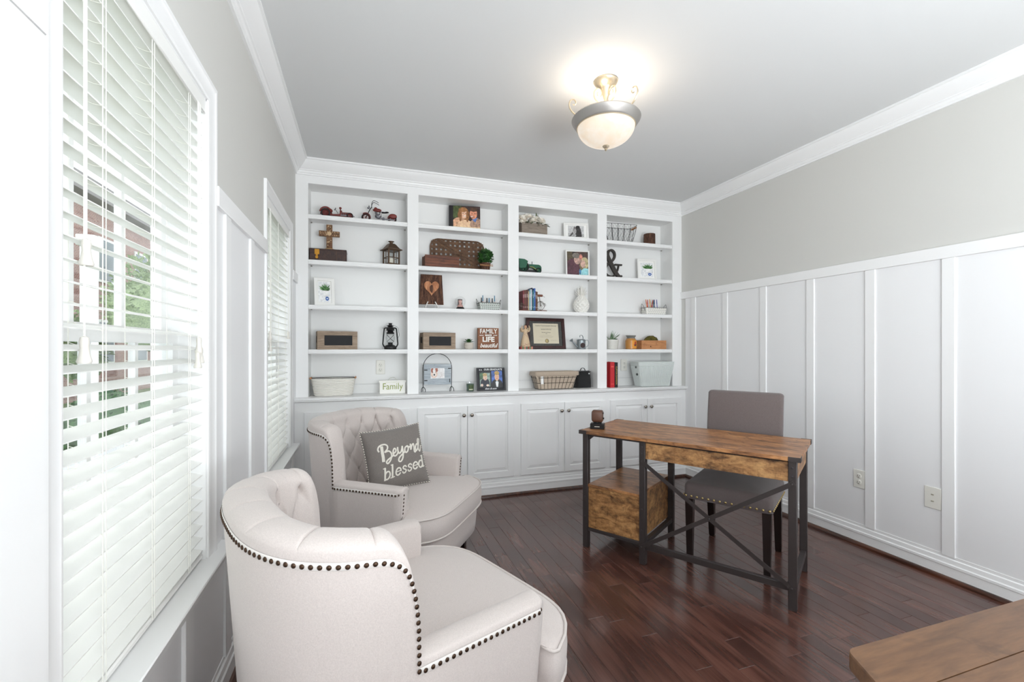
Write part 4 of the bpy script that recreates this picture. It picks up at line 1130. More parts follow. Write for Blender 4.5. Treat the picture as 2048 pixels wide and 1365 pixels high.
# arch stand with a dog photo board
r = on('photo_stand', 'black wire arch stand with forked feet holding a whitewashed board and dog photo', 'picture stand', .592, Z1, 3.80)
g = G(); A = [(-.120, 0, .042), (-.122, 0, .20)] + [(-.122 * math.cos(t), 0, .20 + .126 * math.sin(t)) for t in [PI * k / 16 for k in range(1, 16)]] + [(.122, 0, .20), (.120, 0, .042)]
g.tube(A, .0028, 6)
ob('arch_rod', g, M_BLACKM, r, sharp=60)
for s in (-1, 1):
    g = G(); g.tube(smooth_path([(s * .120 - .017, -.018, .003), (s * .120 - .014, -.012, .028), (s * .120, 0, .044), (s * .120 + .014, -.012, .028), (s * .120 + .017, -.018, .003)], 5), .0028, 6)
    g.tube([(s * .120, 0, .044), (s * .120, .03, .003)], .0026, 6); ob('forked_foot', g, M_BLACKM, r, sharp=60)
g = G(); g.box(-.114, .116, -.010, .002, .062, .236, .002); pb = ob('board', g, M_BLUEWOOD, r)
g = G()
for zz in (.105, .150, .195): g.box(-.114, .116, -.0104, -.0099, zz - .0007, zz + .0007)
ob('board_joint', g, col(120, 128, 136, .8), pb, kind='stuff')
for X, Z in ((-.112, .098), (-.112, .186), (.088, .198)):
    g = G(); g.box(X, X + .026, -.0135, -.0105, Z - .004, Z + .004); ob('strap', g, M_BLACKM, r)
g = G(); g.box(.100, .106, -.0135, -.0105, .080, .110); ob('strap', g, M_BLACKM, r)
DOG = [(FULL, (236, 226, 224)), (ell(.25, .5, .24, .46), (232, 200, 184)), (ell(.12, .80, .10, .24), (170, 92, 66)), (ell(.42, .84, .11, .20), (176, 96, 70)), (ell(.25, .72, .10, .26), (246, 238, 234)), (ell(.26, .40, .11, .22), (244, 228, 220)), (ell(.26, .36, .06, .09), (40, 32, 34)), (ell(.16, .62, .025, .04), (40, 30, 30)), (ell(.36, .62, .025, .04), (40, 30, 30)), ([(.55, .3), (1, .3), (1, 1), (.5, 1)], (238, 232, 230))]
print_layers(r, .118, .086, .158, -.0112, DOG)

# ---- chalkboard crates ----------------------------------------------------------
def crate(label, x, w, h, rz, d=.125):
    r = on('wooden_crate', label, 'crate', x, Z2, 3.782, rz, 'grey-brown crates with chalkboard panels')
    y0, y1 = -d / 2, d / 2; t = .010
    g = G(); g.box(-w / 2, w / 2, y0, y0 + t, 0, h); fr = ob('front_board', g, M_CRATE, r)
    g = G(); g.box(-w / 2, w / 2, y1 - t, y1, 0, h); ob('back_board', g, M_CRATE, r)
    for s in (-1, 1):
        g = G(); g.box(s * w / 2 - (t if s > 0 else 0), s * w / 2 + (t if s < 0 else 0), y0 + t + .0002, y1 - t - .0002, 0, h); ob('end_board', g, M_CRATE, r)
        xx = s * (w / 2 + .0004); g = G(); g.box(min(xx, xx + s * .0012), max(xx, xx + s * .0012), -.022, .022, h * .38, h * .74); ob('handle_slot', g, M_CHALK, r)
    g = G(); g.box(-w / 2 + t, w / 2 - t, y0 + t, y1 - t, 0, .008); ob('bottom_board', g, M_CRATE, r)
    for nm, q in (('front_rail', (-w / 2 - .001, w / 2 + .001, 0, .030)), ('front_rail', (-w / 2 - .001, w / 2 + .001, h - .030, h + .001)), ('front_post', (-w / 2 - .001, -w / 2 + .048, .0302, h - .0302)), ('front_post', (w / 2 - .036, w / 2 + .001, .0302, h - .0302))):
        g = G(); g.box(q[0], q[1], y0 - .004, y0 - .0002, q[2], q[3], .0006); ob(nm, g, M_CRATE, r)
    g = G(); g.box(-w / 2 + .050, w / 2 - .038, y0 - .0024, y0 - .0003, .032, h - .032); ob('chalkboard', g, M_CHALK, r)
crate('grey-brown wooden crate with black chalk panel left of the black lantern', -.204, .290, .140, math.radians(10))
crate('grey-brown wooden crate with black chalk panel left of the small succulent', .590, .272, .138, math.radians(6))

XZ = Matrix(((1, 0, 0, 0), (0, 0, 1, 0), (0, 1, 0, 0), (0, 0, 0, 1)))
# ---- red model racer and motorcycle ---------------------------------------------
def wheel(g, x, z, R, w=.016, y=0, hub=True):
    g.mi = 1; g.tube([(x + R * .86 * math.cos(t), y, z + R * .86 * math.sin(t)) for t in [2 * PI * k / 20 for k in range(20)]], R * .16, 6, True)
    g.mi = 0; g.tube([(x + R * .64 * math.cos(t), y, z + R * .64 * math.sin(t)) for t in [2 * PI * k / 16 for k in range(16)]], R * .07, 5, True)
    for k in range(8):
        t = 2 * PI * k / 8; g.cyl((x, y, z), (x + R * .66 * math.cos(t), y, z + R * .66 * math.sin(t)), R * .03, n=4)
    g.cyl((x, y - w / 2, z), (x, y + w / 2, z), R * .18, n=10)
M_TYRE = col(32, 28, 28, .7); M_MULTI = [M_REDM, M_TYRE, M_CHROME, M_BLACKM]
r = on('model_race_car', 'worn red tin model of a vintage farm vehicle with driver wheel, top left shelf', 'model car', -.195, Z5 + .002)
for X, R in ((-.088, .034), (.090, .024)):
    for Y in (-.036, .036): g = G(); wheel(g, X, R, R, y=Y, w=.012); ob('wheel', g, M_MULTI, r)
g = G(); g.prism([(-.110, .022), (.100, .018), (.112, .030), (.108, .046), (.080, .052), (.020, .050), (.010, .034), (-.040, .030), (-.062, .048), (-.080, .052), (-.108, .048), (-.118, .036)], -.022, .022, Matrix(((1, 0, 0, 0), (0, 0, 1, 0), (0, 1, 0, 0), (0, 0, 0, 1))))
ob('body', g, M_REDM, r, sharp=25)
for Y in (-.037, .037):
    g = G(); g.tube([(-.088 + .040 * math.cos(t), Y, .036 + .040 * math.sin(t)) for t in [PI * (.02 + .95 * k / 12) for k in range(13)]], .0065, 6); ob('fender', g, M_REDM, r)
g = G(); g.sph((-.068, 0, .060), (.030, .024, .020)); ob('fuel_tank', g, M_REDM, r)
g = G(); g.sph((.022, 0, .060), (.010, .014, .012)); g.cyl((.018, 0, .045), (.018, 0, .085), .005); g.sph((.018, 0, .088), (.010, .010, .009)); ob('seat_post', g, M_REDM, r)
g = G(); g.cyl((.0, 0, .045), (-.020, 0, .076), .0016); g.tube([(-.021 + .010 * math.cos(t) * .5, .012 * math.sin(t), .077 + .010 * math.cos(t)) for t in [2 * PI * k / 12 for k in range(12)]], .0014, 5, True); g.cyl((-.028, 0, .071), (-.014, 0, .083), .0012); ob('steering_wheel', g, M_BLACKM, r)
g = G(); 
for k in range(4): g.cyl((.03 + k * .014, -.024, .030), (.03 + k * .014, -.024, .046), .003, n=6)
g.box(.02, .100, -.026, -.022, .022, .030); g.cyl((.105, -.02, .028), (.124, -.02, .024), .004); g.cyl((-.118, 0, .05), (-.126, 0, .056), .006); ob('engine_trim', g, M_CHROME, r, kind='stuff')

r = on('model_motorcycle', 'dark red model motorcycle with high handlebars on the top left shelf', 'model motorcycle', .120, Z5 + .001, 3.785, math.radians(-4))
for X in (-.105, .100): g = G(); wheel(g, X, .034, .034, w=.014); ob('wheel', g, M_MULTI, r)
XZ = Matrix(((1, 0, 0, 0), (0, 0, 1, 0), (0, 1, 0, 0), (0, 0, 0, 1)))
for X, a0, a1 in ((-.105, -.05, .72), (.100, .12, 1.0)):
    g = G(); P = [(X + .038 * math.cos(PI * (a0 + (a1 - a0) * k / 12)), .034 + .038 * math.sin(PI * (a0 + (a1 - a0) * k / 12))) for k in range(13)]
    Q = [(X + .031 * math.cos(PI * (a0 + (a1 - a0) * k / 12)), .034 + .031 * math.sin(PI * (a0 + (a1 - a0) * k / 12))) for k in range(12, -1, -1)]
    g.prism(P + Q, -.011, .011, XZ); ob('fender', g, M_REDM, r)
g = G(); g.sph((-.018, 0, .098), (.034, .014, .015)); g.sph((-.030, 0, .108), (.014, .012, .014)); ob('fuel_tank', g, M_REDM, r)
g = G(); g.sph((.030, 0, .082), (.034, .013, .006)); g.sph((.058, 0, .086), (.016, .012, .006)); ob('saddle', g, M_BLACKM, r)
g = G(); g.sph((.105, -.014, .056), (.032, .006, .018)); g.sph((.105, .014, .056), (.032, .006, .018)); ob('saddlebag', g, M_REDM, r)
g = G(); g.sph((-.010, 0, .050), (.026, .014, .022)); g.cyl((-.016, -.004, .05), (-.030, -.004, .082), .009, n=8); g.cyl((.0, -.004, .05), (.012, -.004, .080), .009, n=8); g.tube([(-.01, -.016, .05), (.02, -.018, .026), (.12, -.018, .024)], .0045, 6); g.cyl((.03, -.014, .03), (.03, .014, .03), .012); ob('engine', g, M_CHROME, r)
g = G(); g.tube([(-.105, -.009, .034), (-.072, -.009, .105), (-.058, -.006, .122)], .0022, 5); g.tube([(-.105, .009, .034), (-.072, .009, .105), (-.058, .006, .122)], .0022, 5)
g.tube(smooth_path([(-.062, -.004, .118), (-.058, -.018, .148), (-.044, -.026, .166), (-.020, -.030, .158), (-.006, -.032, .148)], 4), .0022, 5); g.tube(smooth_path([(-.062, .004, .118), (-.058, .018, .150), (-.044, .026, .168), (-.020, .030, .160), (-.006, .032, .150)], 4), .0022, 5); ob('handlebar', g, M_BLACKM, r)
g = G(); g.sph((-.086, 0, .112), (.010, .009, .009)); g.sph((-.080, -.016, .122), .005); g.sph((-.080, .016, .122), .005); ob('headlamp', g, M_CHROME, r)

# ---- cross on the book box --------------------------------------------------------
r = on('book_box', 'large old dark leather book-shaped box with golden clasp under the cross', 'book box', -.2585, Z4, 3.79)
g = G(); g.box(-.137, .128, -.066, .066, 0, .088, .005); ob('body', g, M_LEATHER, r)
g = G(); g.box(-.139, .130, -.068, .068, .080, .092, .003); ob('lid', g, M_LEATHER, r)
g = G()
for X in (-.064, .056): g.box(X - .001, X + .001, -.0675, -.066, .004, .079)
ob('spine_band', g, col(96, 66, 46, .5), r, kind='stuff')
MG = col(184, 132, 52, .35, .8)
g = G(); g.box(-.100, -.066, -.070, -.0665, .046, .086, .001); g.box(-.092, -.076, -.072, -.0665, .012, .046, .001); ob('clasp', g, MG, r)
g = G(); g.tube([(-.084 + .010 * math.cos(t), -.072, .024 + .010 * math.sin(t)) for t in [2 * PI * k / 12 for k in range(12)]], .002, 5, True); ob('clasp_ring', g, MG, r)
r = thing('standing_cross', 'carved wooden standing cross on top of the book box', 'cross', (-.258, 3.795, Z4 + .0926))
g = G(); g.lathe([(.0001, 0), (.044, 0), (.046, .004), (.040, .010), (.026, .018), (.0001, .019)], n=24, sy=.7); ob('base', g, col(184, 150, 108, .6), r)
g = G(); g.box(-.022, .022, -.009, .009, .018, .205, .002); ob('upright', g, M_CROSS, r)
g = G(); g.box(-.076, .076, -.011, .011, .112, .154, .002); ob('crossbar', g, M_CROSS, r)
MI = col(206, 176, 138, .5); rn = random.Random(5)
g = G(); g.sph((0, -.012, .133), (.016, .003, .016), 12, 6)
for k in range(26):
    if k % 2: X, Z = rn.uniform(-.066, .066), rn.uniform(.118, .148)
    else: X, Z = rn.uniform(-.014, .014), rn.uniform(.03, .198)
    g.sph((X, -.0105, Z), (.0045, .0018, .0045), 6, 4)
ob('inlay', g, MI, r, kind='stuff')
g = G(); g.sph((.008, -.012, .045), (.012, .006, .018)); g.sph((.004, -.014, .030), (.018, .006, .010)); ob('relief_figure', g, col(120, 84, 58, .6), r)

# ---- metal house lantern -----------------------------------------------------------
def sqring(w, z): return [(-w, -w, z), (w, -w, z), (w, w, z), (-w, w, z)]
r = on('candle_lantern', 'small bronze house-shaped candle lantern with paned glass, second shelf of first bay', 'lantern', .212, Z4, 3.785, math.radians(24))
g = G(); g.box(-.052, .052, -.052, .052, 0, .008, .002); ob('base', g, M_BRONZE, r)
for a in (-1, 1):
    for b in (-1, 1): g = G(); g.box(a * .046 - .005, a * .046 + .005, b * .046 - .005, b * .046 + .005, .008, .128); ob('corner_post', g, M_BRONZE, r)
for k in range(4):
    M = Matrix.Rotation(k * PI / 2, 4, 'Z'); g = G(M); g.box(-.042, .042, -.0485, -.0445, .060, .066); g.box(-.003, .003, -.0485, -.0445, .008, .128); g.box(-.042, .042, -.0485, -.0445, .118, .128); g.box(-.042, .042, -.0485, -.0445, .008, .016); ob('glazing_bar', g, M_BRONZE, r)
    g = G(M); g.box(-.042, .042, -.0465, -.0455, .01, .125); ob('pane', g, M_GLASS, r)
g = G(); g.ring_loft([sqring(.066, .124), sqring(.066, .130), sqring(.052, .138), sqring(.040, .154), sqring(.028, .172), sqring(.020, .180)]); ob('roof', g, M_BRONZE, r, sharp=20)
g = G(); g.cyl((0, 0, .18), (0, 0, .196), .014); g.lathe([(.0001, .196), (.024, .196), (.024, .199), (.0001, .199)]); ob('chimney', g, M_BRONZE, r)
g = G(); g.lathe([(.0001, .008), (.027, .008), (.028, .056), (.024, .060), (.0001, .057)]); g.cyl((0, 0, .057), (0, 0, .066), .001, n=4); ob('candle', g, col(240, 234, 216, .5), r)

# ---- black hurricane lantern ----------------------------------------------------------
r = on('hurricane_lantern', 'black iron hurricane lantern with wire-caged glass, lower shelf of first bay', 'lantern', .205, Z2, 3.785)
g = G(); g.lathe([(.0001, 0), (.046, 0), (.050, .006), (.048, .022), (.034, .034), (.020, .038), (.018, .050), (.024, .056), (.0001, .056)]); ob('fuel_base', g, M_BLACKM, r)
g = G(); g.lathe([(.022, .056), (.034, .072), (.038, .090), (.034, .112), (.026, .126), (.024, .126), (.032, .112), (.036, .090), (.032, .073), (.020, .057)]); ob('glass_globe', g, M_GLASS, r)
g = G(); g.lathe([(.0001, .126), (.030, .126), (.032, .134), (.024, .142), (.022, .150), (.034, .156), (.030, .166), (.024, .182), (.0001, .184)]); g.lathe([(.014, .182), (.026, .190), (.024, .194), (.014, .196), (.012, .210), (.020, .214), (.0001, .214)]); ob('chimney', g, M_BLACKM, r)
for s in (-1, 1):
    g = G(); g.tube(smooth_path([(s * .044, 0, .016), (s * .058, 0, .040), (s * .058, 0, .060), (s * .050, 0, .150), (s * .044, 0, .172), (s * .026, 0, .174)], 5), .0055, 8); ob('side_tube', g, M_BLACKM, r)
g = G()
for sx in (-1, 1):
    for sy in (-1, 1): g.tube(smooth_path([(sx * .030, sy * .012, .062), (0, sy * .039, .088), (-sx * .030, sy * .012, .122)], 5), .0012, 4)
ob('wire_cage', g, M_BLACKM, r)
g = G(); g.tube(smooth_path([(-.050, 0, .168), (-.056, -.01, .176), (0, -.02, .200), (.056, -.012, .180), (.066, -.02, .140), (.070, -.02, .115), (.058, -.02, .095), (.050, -.01, .100)], 5), .0014, 4); ob('bail_handle', g, M_BLACKM, r)

# ---- white oval basket ------------------------------------------------------------------
r = on('oval_basket', 'white woven oval basket with wooden end handles, bottom of leftmost bay', 'basket', -.226, Z1, 3.774)
def oval(a, b, z, n=48, p=2.6): return [(a * math.copysign(abs(math.cos(t)) ** (2 / p), math.cos(t)), b * math.copysign(abs(math.sin(t)) ** (2 / p), math.sin(t)), z) for t in [2 * PI * k / n for k in range(n)]]
g = G(); g.ring_loft([oval(.135, .062, .001), oval(.138, .064, .004), oval(.160, .076, .135), oval(.156, .073, .135), oval(.133, .060, .008)]); bkt = ob('basket_wall', g, M_WICKER, r, sharp=60)
g = G()
for i in range(13):
    z = .012 + i * .0098; f = z / .135; g.tube(oval(.138 + .0225 * f, .064 + .0125 * f, z), .0042, 5, True)
ob('woven_cord', g, M_WICKER, r, sharp=60, kind='stuff')
g = G(); g.tube(oval(.161, .077, .1385), .0022, 5, True); ob('rim_wire', g, M_BLACKM, r)
for s in (-1, 1): g = G(); g.cyl((s * .163, -.035, .139), (s * .163, .035, .139), .007, n=10); ob('wooden_handle', g, M_PINE, r)
# ---- Family sign -------------------------------------------------------------------
r = on('family_sign', 'cream plaque reading Family in green letters, bottom of first bay', 'sign', .222, Z1, 3.755); r.rotation_euler = (math.radians(-7), 0, 0)
g = G(); g.box(-.103, .103, 0, .012, 0, .108, .004); g.box(-.107, .107, -.0005, .010, .090, .110, .003); ob('plaque', g, M_CREAMC, r)
MGN = col(152, 162, 84, .6)
text('Family', .074, MGN, r, (0, -.0008, .058), ext=.0006, sx=.86)
text('all because two people fell in love', .009, col(196, 196, 160, .6), r, (0, -.0008, .095), ext=.0002, sx=.9)
g = G(); g.tube(smooth_path([(-.036, .004, .108), (-.022, .004, .126), (0, .004, .133), (.022, .004, .126), (.036, .004, .108)], 5), .003, 6); ob('hanging_loop', g, col(206, 208, 200, .7), r)

# ---- tobacco basket -----------------------------------------------------------------
r = on('tobacco_basket', 'large brown woven flat tobacco basket leaning behind the red-brown box', 'basket', .778, Z4 + .0075, 3.845); r.rotation_euler = (math.radians(-5), 0, 0)
W_, H_ = .235, .262
g = G(); P = rr(W_, H_ / 2, .07, 6); g.tube([(x, 0, H_ / 2 + z) for x, z in P], .007, 6, True); ob('rim', g, M_TOBACCO, r)
g0 = G(); g0.box(-.012, .012, -.0015, .0005, .006, H_ - .006); sl = ob('slat', g0, M_TOBACCO, r, loc=(-.205, 0, 0)); sl['label'] = 'upright woven slat'
for k in range(1, 11): inst(sl, r, loc=(-.205 + .041 * k, (-.001 if k % 2 else .001), 0))
gh = G(); gh.box(-W_ + .006, W_ - .006, -.003, -.001, -.012, .012); hs = ob('slat', gh, M_TOBACCO, r, loc=(0, -.001, .030)); hs['label'] = 'level woven slat'
for k in range(1, 6): inst(hs, r, loc=(0, (-.002 if k % 2 else 0), .030 + .0405 * k))
for ang, off in ((.50, 0), (-.50, 0), (.50, .03)):
    g = G(Matrix.Translation((0, -.006, H_ / 2 + off)) @ Matrix.Rotation(ang, 4, 'Y')); g.box(-.205, .205, -.001, .001, -.010, .010); ob('brace_slat', g, M_TOBACCO, r)
# red-brown box
r = on('wooden_box', 'small red-brown grooved wooden trough in front of the tobacco basket', 'box', .612, Z4, 3.758, math.radians(6))
w, d, h = .290, .110, .092
for q in ((-w / 2, w / 2, -d / 2, -d / 2 + .008), (-w / 2, w / 2, d / 2 - .008, d / 2)):
    g = G(); g.box(*q, 0, h, .001); sd = ob('long_side', g, M_REDWOOD, r)
    if q[2] < 0:
        g = G()
        for zz in (.023, .046, .069): g.box(-w / 2 + .004, w / 2 - .004, -d / 2 - .0004, -d / 2, zz - .0008, zz + .0008)
        ob('groove', g, col(40, 18, 10, .8), sd, kind='stuff')
for s in (-1, 1): g = G(); g.box(*sorted((s * w / 2, s * (w / 2 - .008))), -d / 2 + .0082, d / 2 - .0082, 0, h * .92, .001); ob('end_board', g, M_REDWOOD, r)
g = G(); g.box(-w / 2 + .008, w / 2 - .008, -d / 2 + .008, d / 2 - .008, 0, .006); ob('bottom_board', g, M_REDWOOD, r)
# leafy shrub
r = on('potted_boxwood', 'small round green artificial bush in a twig-tied brown pot', 'plant', 1.003, Z4, 3.762)
g = G(); g.lathe([(.0001, 0), (.036, 0), (.044, .060), (.042, .064), (.0001, .062)], n=20); ob('pot', g, M_BARK, r)
g = G(); rn = random.Random(11)
for k in range(5): a = rn.uniform(-.35, .35); g.cyl((-.06, -.046 + .002 * k, .035 - .02 * a + .003 * k), (.055, -.047 + .002 * k, .035 + .05 * a), .0018, n=5)
ob('twig', g, col(166, 122, 84, .8), r, kind='stuff')
def bush(g, c, R, n, L, w, rn, flat=1.0):
    for k in range(n):
        z = rn.uniform(-.75, 1); t = rn.uniform(0, 2 * PI); s = math.sqrt(1 - z * z); d = Vector((s * math.cos(t), s * math.sin(t), z * flat)); q = rn.uniform(.55, .95)
        p = Vector(c) + Vector((d.x * R * q, d.y * R * q, d.z * R * q)); g.leaf(p, d + Vector((rn.uniform(-.7, .7), rn.uniform(-.7, .7), rn.uniform(-.5, .7))), L * rn.uniform(.7, 1.2), w, (rn.uniform(-1, 1), rn.uniform(-1, 1), 1))
g = G(); g.blob((0, 0, .120), .050, 2, .3, 6, 3); bush(g, (0, 0, .118), .066, 620, .020, .013, rn); ob('foliage', g, M_LEAF, r, kind='stuff')

# ---- bark heart slab ------------------------------------------------------------------
r = on('bark_plaque', 'tree bark plaque with carved heart standing on a white easel', 'plaque', .538, Z3, 3.79)
g = G(); rings = []
nn = 26
def barkpt(i, j):
    u, v = i / nn, j / nn; x = -.088 + .176 * u; z = .036 + .250 * v
    x += .014 * (1 - v) * (u - .5) * 2
    return x, z
hv = lambda x, z: ((x / .062) ** 2 + ((z - .165) / .062 - .55 * math.sqrt(abs(x / .062))) ** 2)
grid = []
for j in range(nn + 1):
    row = []
    for i in range(nn + 1):
        x, z = barkpt(i, j); hh = hv(x, z - .0)
        bumpy = .004 * noise.noise(Vector((x * 160, 0, z * 40))) + .003 * noise.noise(Vector((x * 300, 3, z * 90)))
        y = -.016 + bumpy 
        row.append(g.bm.verts.new((x, y + .05 * (z - .036) * .12, z)))
    grid.append(row)
g.bm.verts.index_update()
for j in range(nn):
    for i in range(nn):
        f = g.bm.faces.new((grid[j][i], grid[j][i + 1], grid[j + 1][i + 1], grid[j + 1][i])); f.smooth = True
        x, z = barkpt(i + .5, j + .5); f.material_index = 0
border = [grid[0][i] for i in range(nn + 1)] + [grid[j][nn] for j in range(1, nn + 1)] + [grid[nn][i] for i in range(nn - 1, -1, -1)] + [grid[j][0] for j in range(nn - 1, 0, -1)]
bk2 = [g.bm.verts.new((v.co.x, .004 + .006 * (v.co.z - .036), v.co.z)) for v in border]
for i in range(len(border)): g.bm.faces.new((border[i], bk2[i], bk2[(i + 1) % len(border)], border[(i + 1) % len(border)]))
g.bm.faces.new(bk2)
ob('bark_slab', g, M_BARK, r, sharp=60)
def heartpoly(sc_, n=36):
    P = []
    for k in range(n):
        t = 2 * PI * k / n; P.append((.062 / 16 * sc_ * 16 * math.sin(t) ** 3, .178 + .064 / 15 * sc_ * (13 * math.cos(t) - 5 * math.cos(2 * t) - 2 * math.cos(3 * t) - math.cos(4 * t))))
    return P
g = G(); g.prism(heartpoly(1.0), -.024, -.015, XZ); ob('carved_heart', g, M_HEART, r, label='paler heart carved through the bark')
g = G(); g.prism([(-.004, .200), (.010, .196), (.016, .160), (.004, .128), (-.014, .150), (-.018, .180)], -.0252, -.0235, XZ); ob('heart_core', g, M_BARK, r, label='dark notch in the carved heart')
g = G()
for s in (-1, 1):
    g.tube(smooth_path([(s * .052, -.044, .0046), (s * .046, -.036, .026), (s * .036, -.026, .046), (s * .030, -.020, .058)], 4), .0042, 6)
    g.tube([(s * .046, -.030, .030), (s * .052, .040, .0046)], .004, 6)
g.tube([(-.040, -.014, .034), (.040, -.014, .034)], .004, 6); ob('easel', g, M_FRAMEW, r)
# snow globe
r = on('snow_globe', 'small glass snow globe on black base with a pink figure inside', 'snow globe', .783, Z3, 3.775)
g = G(); g.lathe([(.0001, 0), (.036, 0), (.037, .004), (.033, .014), (.028, .020), (.0001, .020)], n=24); ob('base', g, M_BLACKM, r)
g = G(); g.sph((0, 0, .066), .047, 24, 16); ob('glass_ball', g, M_GLASS, r)
g = G(); g.lathe([(.0001, .021), (.026, .021), (.024, .034), (.012, .044), (.011, .056), (.016, .066), (.015, .078), (.0001, .082)], n=14); ob('inner_figure', g, col(214, 168, 158, .6), r)
g = G(); g.box(-.020, .020, .008, .012, .030, .090, .002); ob('inner_panel', g, col(96, 84, 86, .7), r)
# baskets with polish bottles and with pens
def strip_basket(label, x, w, h, rz, m, band_mat, wire=True):
    r = on('strip_basket', label, 'basket', x, Z3, 3.782, rz)
    def R(f, z): return [(a * f, b * f, z) for a, b in rr(w / 2, .052, .012, 3)]
    g = G(); g.ring_loft([R(.90, .001), R(.9, .003), R(1.0, h), [(a, b, h) for a, b, _ in R(.96, 0)], [(a, b, .005) for a, b, _ in R(.87, 0)]]); ob('basket_wall', g, m, r, sharp=50)
    n = 4
    for k in range(n):
        z = h * (k + .5) / n; f = .9 + .1 * z / h; g = G()
        for i in range(9):
            X = -w / 2 * f + w * f * (i + .5 + .25 * (k % 2)) / 9.6; g.box(X, X + w * .062, -.052 * f - .0016, -.052 * f, z - .0025, z + .0025)
        for s in (-1, 1):
            for i in range(3): Y = -.03 + .03 * i; g.box(*sorted((s * w / 2 * f, s * (w / 2 * f + .0016))), Y - .006, Y + .006, z - .0025, z + .0025)
        ob('woven_band', g, band_mat, r, kind='stuff')
    g = G(); g.tube([(a * 1.01, b * 1.02, h) for a, b, _ in R(1, 0)], .0018, 5, True); ob('rim_wire', g, M_BLACKM, r)
    for s in (-1, 1):
        g = G(); g.tube(smooth_path([(s * w / 2, -.026, h * .55), (s * (w / 2 + .008), -.024, h * 1.05), (s * (w / 2 + .018), 0, h * 1.55), (s * (w / 2 + .008), .024, h * 1.05), (s * w / 2, .026, h * .55)], 5), .0018, 5); ob('loop_handle', g, M_BLACKM, r)
    return r
MDASH = col(88, 92, 88, .7)
strip_basket('pale strip-woven basket with wire loops, holding small cosmetic bottles', 1.036, .188, .062, math.radians(2), paint('pale_mint_strip', (206, 212, 206), .7), MDASH)
r = strip_basket('white strip-woven basket holding coloured pens, third shelf of rightmost bay', 2.738, .236, .068, math.radians(-2), M_WICKER, col(176, 176, 174, .7))
rn = random.Random(21)
BC = [(206, 150, 158), (232, 196, 190), (120, 46, 60), (180, 190, 196), (226, 206, 170), (210, 120, 130), (90, 130, 150), (236, 226, 222), (160, 90, 100)]
for k in range(9):
    t = thing('polish_bottle', '%s nail polish bottle, %s from the left in the pale strip-woven basket' % (['rosy', 'shell pink tall', 'wine red', 'grey-blue', 'beige', 'coral pink', 'slate blue', 'white pink tall', 'plum'][k], ['first', 'second', 'third', 'fourth', 'fifth', 'sixth', 'seventh', 'eighth', 'ninth'][k]), 'bottle', (.968 + .0175 * k, 3.782 + rn.uniform(-.02, .02), Z3 + .006), group='nail polish bottles in the basket')
    g = G(); hh = .070 + .016 * (k in (1, 7)); g.lathe([(.0001, 0), (.0075, 0), (.008, .004), (.008, hh * .75), (.004, hh * .85), (.0001, hh * .86)], n=10); ob('bottle_body', g, col(*BC[k], .2), t)
    g = G(); g.cyl((0, 0, hh * .84), (0, 0, hh * 1.45), .0052, .0045, 10); ob('cap', g, col(*[(40, 40, 44), (96, 140, 168), (232, 226, 224)][k % 3], .3), t)
PC = [(232, 120, 30), (206, 44, 36), (240, 170, 40), (190, 40, 40), (30, 70, 150), (40, 110, 80), (34, 60, 130), (70, 70, 160), (220, 150, 160), (176, 200, 200)]
for k in range(10):
    X = 2.668 + (.013 * k if k < 4 else .075 + .0125 * (k - 4)) if k < 8 else 2.722 + .018 * (k - 8)
    a, b = rn.uniform(-.2, .2), rn.uniform(-.12, .12); L = .148 if k < 8 else .10
    t = thing('pen', '%s pen standing in the white strip-woven basket' % ['orange', 'bright red', 'yellow-orange', 'dark red', 'royal blue', 'green', 'navy', 'violet-blue', 'short pink', 'short mint'][k], 'pen', (X, 3.782 + rn.uniform(-.025, .025), Z3 + .006), group='pens in the white basket')
    t.rotation_euler = (b, a, 0)
    g = G(); g.cyl((0, 0, 0), (0, 0, L * .7), .0035, n=8); ob('barrel', g, col(*PC[k], .35), t)
    g = G(); g.cyl((0, 0, L * .7), (0, 0, L), .0046, .0036, n=8); ob('cap', g, col(*[max(c - 20, 0) for c in PC[k]], .3), t)

# ---- succulent in a ribbed pot ---------------------------------------------------------
r = on('potted_succulent', 'small green rosette succulent in a round ribbed stone pot', 'plant', .858, Z2, 3.775)
g = G(); g.lathe([(.0001, 0), (.026, 0), (.034, .010), (.040, .026), (.0385, .031), (.041, .036), (.0395, .041), (.0415, .046), (.040, .052), (.034, .058), (.030, .054), (.0001, .054)], n=24); ob('pot', g, paint('pale_stone_pot', (206, 198, 188), .7, .2, 80), r)
g = G(); rn = random.Random(8)
for ring_, (n, el, L) in enumerate(((12, .25, .056), (10, .7, .050), (7, 1.15, .040))):
    for k in range(n):
        a = 2 * PI * k / n + ring_ * .4; d = Vector((math.cos(a) * math.cos(el), math.sin(a) * math.cos(el), math.sin(el))); g.leaf((0, 0, .056), d, L, .021, fold=.2)
ob('leaf_rosette', g, M_LEAF, r, kind='stuff')
# FAMILY MAKES LIFE beautiful
r = on('family_plaque', 'brown wooden plaque lettered FAMILY MAKES LIFE beautiful in white', 'sign', 1.035, Z2, 3.80)
g = G(); g.box(-.094, .094, -.016, .016, 0, .186, .0015); ob('plaque', g, M_SIGNBR, r)
WH = col(244, 243, 238, .6)
def serif_text(body, size, loc, sx, off):
    t = text(body, size, WH, r, loc, ext=.0005, off=off, sx=sx); return t
serif_text('FAMILY', .056, (0, -.0168, .156), .86, .0008); serif_text('MAKES', .021, (0, -.0168, .122), .95, .0007); serif_text('LIFE', .060, (0, -.0168, .085), 1.08, .0020)
text('beautiful', .052, WH, r, (0, -.0168, .032), ext=.0005, off=.0008, shear=.35, sx=.86)
g = G()
for s in (-1, 1):
    for k in range(3): g.sph((s * (.050 + .012 * k), -.0166, .122), (.006, .0010, .0035), 8, 4)
ob('flourish', g, WH, r, kind='stuff')
